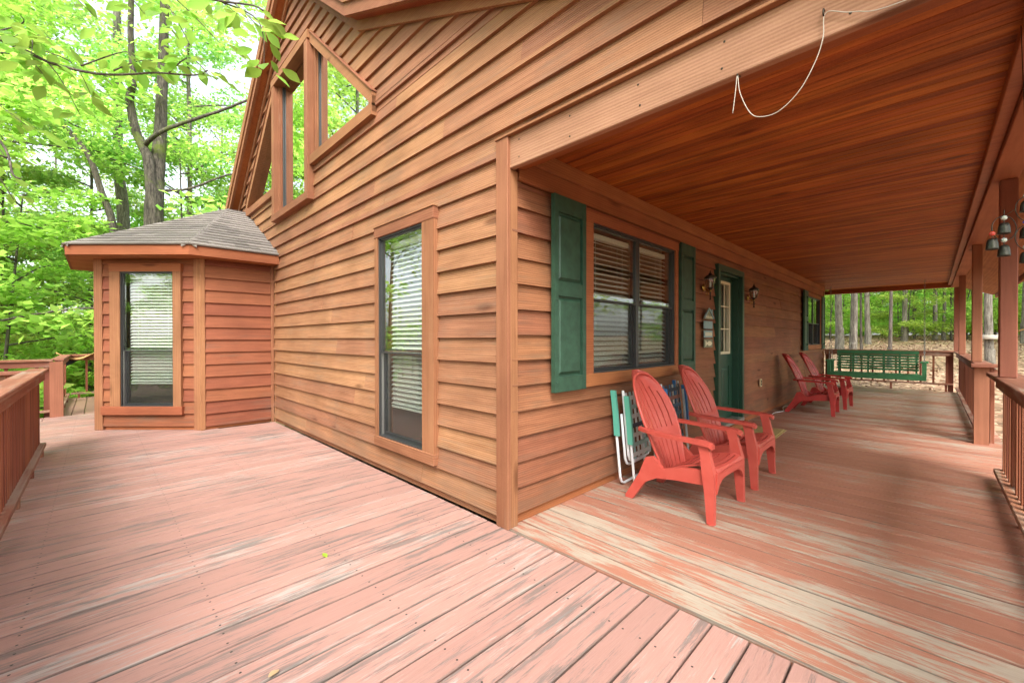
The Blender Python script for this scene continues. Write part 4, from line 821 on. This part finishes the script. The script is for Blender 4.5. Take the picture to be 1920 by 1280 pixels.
def tall_tree(h, r, count, bark, leaf, low=.35, spread=3.2, size=.17):
    lean = random.uniform(-.25, .25); pts = [(0, 0, -.4), (lean*.3, .05, h*.25), (lean, -.1, h*.55), (lean*1.4, .1, h)]
    paths = [(pts, r, r*.3), ([(0, 0, -.5), (0, 0, .2), (0.01, 0, .9)], r*1.3, r*.93)]; cs = []; rs = []
    for k in range(13):
        z = h*(low+(1-low)*k/12.); a = k*2.4+random.uniform(-.4, .4); L = spread*(1-.5*(k/12.))*random.uniform(.7, 1.15); q_ = Vector((lean*min(1, z/h*1.5), 0, z))
        e = q_+Vector((math.cos(a)*L, math.sin(a)*L, L*.35)); paths.append(([q_, q_.lerp(e, .5)+Vector((0, 0, .2)), e], r*.28*(1-.5*k/12.), .02))
        for t_ in (.45, .75, 1.0): cs.append(tuple(q_.lerp(e, t_)+Vector((random.uniform(-.5, .5), random.uniform(-.5, .5), random.uniform(-.1, .5))))); rs.append(random.uniform(.6, 1.25))
    cs.append((lean*1.4, .1, h)); rs.append(1.2)
    return tube_mesh(paths, 9, r*.03), leafcloud(cs, rs, count, size, .55), bark, leaf
def shrub_tree(h, count, bark, leaf, size=.13):
    paths = []; cs = []; rs = []; pts = [(0, 0, -.3), (random.uniform(-.2, .2), random.uniform(-.2, .2), h*.4), (random.uniform(-.5, .5), random.uniform(-.5, .5), h)]; paths.append((pts, .045, .012)); p = smooth_path(pts, 8)
    for k in range(15):
        q_ = p[min(len(p)-1, 3+k % (len(p)-3))]; a = k*2.4; L = random.uniform(.8, 2.1); e = q_+Vector((math.cos(a)*L, math.sin(a)*L, random.uniform(-.1, .5))); paths.append(([q_, q_.lerp(e, .5)+Vector((0, 0, .12)), e], .018, .006))
        for t_ in (.4, .7, 1.): cs.append(tuple(q_.lerp(e, t_))); rs.append(random.uniform(.35, .75))
    return tube_mesh(paths, 6), leafcloud(cs, rs, count, size, .32, .2), bark, leaf
def proto(parts, name):
    tm, lm, bark, leaf = parts; t = empty(name); tm.build('trunk', bark, t, True); link('crown', lm, leaf, t); return t
T_PROTO = [proto(tall_tree(random.uniform(13, 17), r_, 11000, bk, lf, lo, size=.155), 'tree') for r_, bk, lf, lo in ((.115, M_bark, M_leaf, .36), (.14, M_bark, M_leafd, .42), (.09, M_barkd, M_leaf, .30))]
S_PROTO = [proto(shrub_tree(h_, 6500, M_barkd, lf, .12), 'sapling') for h_, lf in ((4.5, M_leaf), (6.5, M_leafd), (3.2, M_leaf))]
used = set()
def place(protos, i, x_, y_, s, rz, lab, cat, grp, trunk_s=None):
    p = protos[i % len(protos)]; key = (id(protos), i % len(protos))
    o = p if key not in used else copy_tree(p); used.add(key)
    o.location = (x_, y_, float(gz(np.float64(x_), np.float64(y_)))); o.rotation_euler = (0, 0, rz); o.scale = (s, s, s); return tag(o, lab, cat, grp)
# trees seen past the end of the porch, one by one
RT = [(21.5, .95, 1.15, 1, 'thick pale trunk seen just right of the porch wall end'), (22.4, .62, .8, 0, 'slim trunk close beside the thick pale trunk past the porch wall'), (17.6, .05, .8, 0, 'leaning grey green trunk behind the left part of the swing'), (18.9, -.04, .55, 2, 'thin dark trunk beside the leaning trunk behind the swing'), (24.3, .22, .9, 1, 'pale straight trunk rising behind the swing backrest'),
      (17.2, -.93, .7, 2, 'dark straight trunk rising behind the middle of the swing'), (25.5, -1.0, .85, 1, 'greyish trunk on the slope between the two swing chains'), (28.0, -1.3, .6, 2, 'thin dark trunk higher on the slope behind the swing'), (26.6, -2.05, .85, 0, 'reddish grey trunk of the clump left of the last porch post'), (27.2, -2.34, .6, 1, 'pale trunk in the middle of the clump by the last porch post'), (27.6, -2.60, .55, 2, 'dark trunk on the edge of the clump by the last porch post'),
      (16.3, -3.12, .80, 1, 'rough barked tree with a white strap between the porch posts'), (24.5, -4.55, .9, 0, 'grey trunk at the edge of the view beyond the nearest porch post')]
for i, (x_, y_, s, k, lab) in enumerate(RT): place(T_PROTO, k, x_, y_, s, i*1.7, lab, 'tree', 'trees on the slope past the porch')
stp = MB(); stp.lathe([(.205, 0), (.212, .02), (.212, .10), (.205, .12)], n=14); stp = tag(stp.build('tree_strap', M_rope, None, True, (16.3, -3.12, 1.22)), 'white strap wound round the rough barked tree', 'strap')
m = MB(); m.tube([(16.3, -3.33, 1.33), (15.9, -4.3, 1.72), (15.5, -5.4, 2.35)], .02, 6); tag(m.build('hammock_line', M_tan, None, True), 'taut tan line running up from the strapped tree', 'line')
UL = 'understory sapling in the woods beyond the porch end'
k = 0
for x_ in np.arange(27, 56, 2.6):
    for y_ in np.arange(-9, 12, 2.6):
        xx, yy = x_+random.uniform(-1.1, 1.1), y_+random.uniform(-1.1, 1.1)
        if abs(math.atan2(yy+1.95, xx+1.9)-.03) > .24: continue
        place(S_PROTO, k, xx, yy, random.uniform(.8, 1.5), random.uniform(0, 6), UL, 'sapling', 'understory on the slope'); k += 1
for x_, y_ in ((38, 4), (42, -5), (36, 7.5), (45, 1), (48, -2), (40, -8), (50, 6), (34, -6.5), (44, 9), (33, 4.5)): place(T_PROTO, k, x_, y_, random.uniform(.8, 1.1), random.uniform(0, 6), 'background tree deep in the woods past the porch', 'tree', 'distant trees past the porch'); k += 1
# woods beyond the open deck
bt = tag(empty('tree', (-.88, 11.9, -1.6)), 'big mossy forked tree standing behind the bay roof', 'tree', 'trees beyond the deck')
bz = 1.6; q_ = lambda a: [(x_+.88, y_-11.9, z_+bz) for x_, y_, z_ in a]
tm = tube_mesh([(q_([(-.88, 11.83, -1.9), (-.88, 11.84, .38), (-.87, 11.86, 4.2), (-.80, 12.0, 5.4), (-.70, 12.15, 6.8), (-.62, 12.25, 9.3), (-.5, 12.28, 13)]), .29, .07), (q_([(-.86, 11.80, 3.7), (-.90, 11.80, 4.7), (-.97, 11.92, 5.75), (-1.15, 12.16, 6.35), (-1.29, 12.3, 7.23), (-1.22, 12.24, 7.76), (-1.26, 12.29, 8.97), (-1.21, 12.25, 11.5)]), .15, .05),
                (q_([(-1.05, 12.05, 6.1), (-.78, 11.37, 6.30), (-.32, 10.91, 6.55), (.23, 10.36, 6.8), (.79, 9.81, 7.1), (1.6, 9.0, 7.5)]), .06, .02), (q_([(-.8, 11.9, 5.0), (-.2, 11.5, 5.1), (.5, 11.0, 5.5), (1.2, 10.6, 5.7)]), .04, .015)], 12, .008); tm.build('trunk', M_bark2, bt, True)
cs = [(random.uniform(-3.2, 2.6), random.uniform(-2.0, 3.2), random.uniform(7.2, 15)) for _ in range(46)]; link('crown', leafcloud(cs, [random.uniform(.5, 1.15) for _ in cs], 9000, .14, .5), M_leaf, bt)
def stem_tree(loc, paths, n, lab, bark, cs, rs, size, leaf):
    t = tag(empty('tree', loc), lab, 'tree', 'trees beyond the deck'); tube_mesh([([(a-loc[0], b-loc[1], c-loc[2]) for a, b, c in p], r0, r1) for p, r0, r1 in paths], 8).build('trunk', bark, t, True); link('crown', leafcloud([(a-loc[0], b-loc[1], c-loc[2]) for a, b, c in cs], rs, n, size, .5), leaf, t)
stem_tree((-1.40, 14.5, -1.6), [([(-1.40, 14.5, -1.9), (-1.43, 14.51, 2.41), (-1.56, 14.66, 4.48), (-1.79, 14.9, 5.47), (-2.06, 15.18, 6.55), (-2.55, 15.66, 7.39), (-3.4, 16.5, 8.6)], .12, .05)], 5000, 'slender dark trunk leaning across the woods beside the mossy tree', M_barkd, [(-3.2+random.uniform(-1.6, 1.6), 16.2+random.uniform(-1.6, 1.6), 8.6+random.uniform(-.8, 2)) for _ in range(12)], [.8]*12, .15, M_leaf)
stem_tree((-1.1, 19.9, -1.9), [([(-1.1, 19.9, -2.2), (-1.16, 19.91, 5.66), (-1.29, 20.06, 8.11), (-1.3, 20.1, 14)], .24, .12)], 9000, 'pale grey trunk in the woods left of the mossy tree', M_bark, [(-1.3+random.uniform(-2.5, 2.5), 20+random.uniform(-2.5, 2.5), random.uniform(8, 15)) for _ in range(24)], [1.0]*24, .17, M_leafd)
LW = 'leafy tree in the bright woods beyond the deck'; LS = 'leafy sapling in the woods below the deck'
k = 0
for d_ in np.arange(13, 42, 4.2):
    for a in np.arange(70, 101, 46/d_*1.9):
        aa = R(a+random.uniform(-1.6, 1.6)); dd = d_+random.uniform(-1.2, 1.2); xx, yy = -1.9+math.cos(aa)*dd, -1.95+math.sin(aa)*dd
        if yy < 10.8 or (yy < 13 and xx > -1.9): continue
        place(S_PROTO, k, xx, yy, random.uniform(1.0, 1.9), random.uniform(0, 6), LS, 'sapling', 'saplings beyond the deck'); k += 1
for d_, a in ((20, 83), (24, 96), (26, 90.5), (27, 80), (31, 87), (35, 93), (36, 82), (41, 88), (43, 78)):
    xx, yy = -1.9+math.cos(R(a))*d_, -1.95+math.sin(R(a))*d_; place(T_PROTO, k, xx, yy, random.uniform(.75, 1.1), random.uniform(0, 6), LW, 'tree', 'woods beyond the deck'); k += 1
# woods on the camera's side, mirrored in the window glass
for d_, a in ((11, 185), (13, 165), (12, 205), (16, 176), (17, 195), (19, 158), (20, 186), (22, 170), (15, 148), (15, 240), (17, 262), (22, 285), (20, 305), (14, 135), (19, 103), (18, 108), (23, 101), (18, 322), (20, 333), (22, 341), (26, 328)):
    xx, yy = -1.9+math.cos(R(a))*d_, -1.95+math.sin(R(a))*d_; place(T_PROTO, k, xx, yy, 1.3 if 98 < a < 108 else random.uniform(.75, 1.05), random.uniform(0, 6), 'tree across the clearing mirrored in the window glass', 'tree', 'trees across the clearing'); k += 1
    if k % 2 and a > 110: place(S_PROTO, k, xx+1.5, yy+1, 1.3, k, 'sapling across the clearing mirrored in the window glass', 'sapling', 'saplings across the clearing')
# far woods that read as one mass
cs = []; rs = []
for k in range(420):
    a = R(random.uniform(62, 104) if k < 190 else random.uniform(-16, 22)); d_ = random.uniform(46, 62); xx, yy = -1.9+math.cos(a)*d_, -1.95+math.sin(a)*d_; cs.append((xx, yy, float(gz(np.float64(xx), np.float64(yy)))+random.uniform(0, 16 if k < 190 else 13))); rs.append(random.uniform(1.5, 3))
for k in range(200):
    a = R(random.uniform(112, 349)); d_ = random.uniform(28, 40); xx, yy = -1.9+math.cos(a)*d_, -1.95+math.sin(a)*d_; cs.append((xx, yy, float(gz(np.float64(xx), np.float64(yy)))+random.uniform(0, 11))); rs.append(random.uniform(1.5, 2.6))
tag(link('distant_woods', leafcloud(cs, rs, 66000, .36, .6), M_leaf), 'mass of green leaves of the distant woods', 'woods', kind='stuff')
# fallen leaves on the slope
n = 22000; lx = rng.uniform(12.4, 34, n); ly = rng.uniform(-9, 9, n); sel = np.abs(np.arctan2(ly+1.95, lx+1.9)-.03) < .24; lx, ly = lx[sel], ly[sel]; lz = gz(lx, ly)+.012
p = np.stack([lx, ly, lz], 1); n = len(p); az = rng.random(n)*6.28; L = rng.uniform(.05, .11, n); a = np.stack([np.cos(az), np.sin(az), rng.normal(0, .25, n)], 1)*L[:, None]; s = np.stack([-np.sin(az), np.cos(az), rng.normal(0, .3, n)], 1)*(L*.35)[:, None]
v = np.stack([p-a*.5, p+s, p+a*.5, p-s], 1).reshape(-1, 3); v[:, 2] += .01
me = bpy.data.meshes.new('leaf_litter'); me.from_pydata(v.tolist(), [], np.arange(n*4).reshape(-1, 4).tolist()); tag(link('leaf_litter', me, M_lit2), 'brown fallen leaves covering the slope past the porch', 'leaves', kind='stuff')

# ------------------------------------------------------------------ near tree whose big leaves hang over the deck corner
nt_ = tag(empty('tree', (-6.3, 6.3, -1.3)), 'broad leaved tree reaching large bright leaves over the deck', 'tree', 'trees beyond the deck')
o0 = Vector((-6.3, 6.3, -1.3)); lm_ = [([(-6.3, 6.3, -1.6), (-6.2, 6.25, 2.0), (-6.0, 6.1, 5.2)], .16, .08)]
tips = []
TG = [Vector(e) for e in ((-2.39, 4.06, 4.26), (-2.16, 4.26, 4.25), (-1.85, 4.52, 4.74), (-1.54, 3.79, 4.6), (-1.22, 3.75, 4.58), (-0.94, 3.18, 4.21), (-0.79, 2.61, 4.23), (-2.25, 4.63, 3.97), (-1.94, 4.88, 4.07), (-2.39, 4.48, 3.39), (-2.43, 3.95, 2.51), (-1.31, 3.98, 4.27), (-1.02, 3.4, 3.97), (-1.63, 4.02, 4.2), (-0.72, 2.69, 3.89), (-2.02, 4.68, 3.72), (-0.81, 3.21, 4.65), (-2.33, 4.14, 3.98), (-2.5, 4.3, 2.96), (-1.21, 3.31, 4.17))]
mains = [smooth_path(p, 7) for p in ([(-6.05, 6.12, 4.6), (-4.6, 5.5, 5.3), (-3.0, 4.7, 5.15), (-1.9, 3.9, 4.85), (-1.1, 3.1, 4.6), (-.75, 2.6, 4.4)], [(-6.1, 6.15, 3.9), (-4.4, 5.7, 4.7), (-3.1, 5.1, 4.5), (-2.2, 4.6, 4.2), (-1.6, 4.2, 4.15), (-1.05, 3.5, 4.1)], [(-6.15, 6.2, 3.1), (-4.6, 5.4, 3.9), (-3.3, 4.7, 3.7), (-2.7, 4.4, 3.3), (-2.4, 4.1, 2.75)])]
for p in mains: lm_.append(([q_+Vector((random.uniform(-.04, .04), random.uniform(-.04, .04), random.uniform(-.04, .04))) for q_ in p[::3]]+[p[-1]], .028, .007))
for e in TG:
    b_ = min((q_ for p in mains for q_ in p), key=lambda q_: (q_-e-Vector((-.45, .35, .25))).length); md = b_.lerp(e, .5)+Vector((random.uniform(-.15, .15), random.uniform(-.15, .15), .12)); lm_.append(([b_, md, e], .009, .003))
    for t_ in (.45, .6, .75, .88, 1.0): tips.append(((b_.lerp(md, t_*2) if t_ < .5 else md.lerp(e, t_*2-1)), (e-b_).normalized()))
tube_mesh([([tuple(Vector(p)-o0) for p in a], r0, r1) for a, r0, r1 in lm_], 7).build('trunk', M_barkd, nt_, True)
lv = []; lfc = []
prof_ = [(0, .0), (.10, .016), (.35, .040), (.6, .046), (.84, .022), (1, .0)]
for i, (t_, w_) in enumerate(prof_): lv += [(t_*.17, -w_, .012*(w_/.056)-.02*t_*t_), (t_*.17, 0, -.02*t_*t_), (t_*.17, w_, .012*(w_/.056)-.02*t_*t_)]
for i in range(5):
    for j in range(2): lfc.append((i*3+j, (i+1)*3+j, (i+1)*3+j+1, i*3+j+1))
lme = pyd('leaf', lv, lfc, True); lme.materials.append(M_leafn); cnt = 0
for q1, d_ in tips:
    for k in range(3):
        if cnt >= 296: break
        a = random.uniform(0, 6.28); off = Vector((math.cos(a), math.sin(a), random.uniform(-.5, .15)))*random.uniform(.02, .22)
        o = link('leaf', lme, None, nt_, (q1+off-o0), (random.uniform(-.4, .4), random.uniform(.0, .75), a+random.uniform(-.5, .5))); o.scale = (random.uniform(.6, 1.3),)*3; cnt += 1
# ------------------------------------------------------------------ leaves dropped on the deck
gl = leafmat('green_fallen_leaf', (.30, .5, .05), (.35, .55, .06), .3); dl = plain('dry_leaf', (.45, .30, .16), .8)
for x_, y_, s, mt, lab in ((-.983, .518, .3, gl, 'single bright green leaf fallen on the open deck'), (-1.462, -.25, .3, dl, 'dry tan leaf lying at the bottom edge of the deck')):
    me = lme.copy(); me.materials.clear(); me.materials.append(mt); o = link('fallen_leaf', me, None, None, (x_, y_, .011), (0, .05, random.uniform(0, 6))); o.scale = (s, s, s); tag(o, lab, 'leaf', 'leaves dropped on the deck')
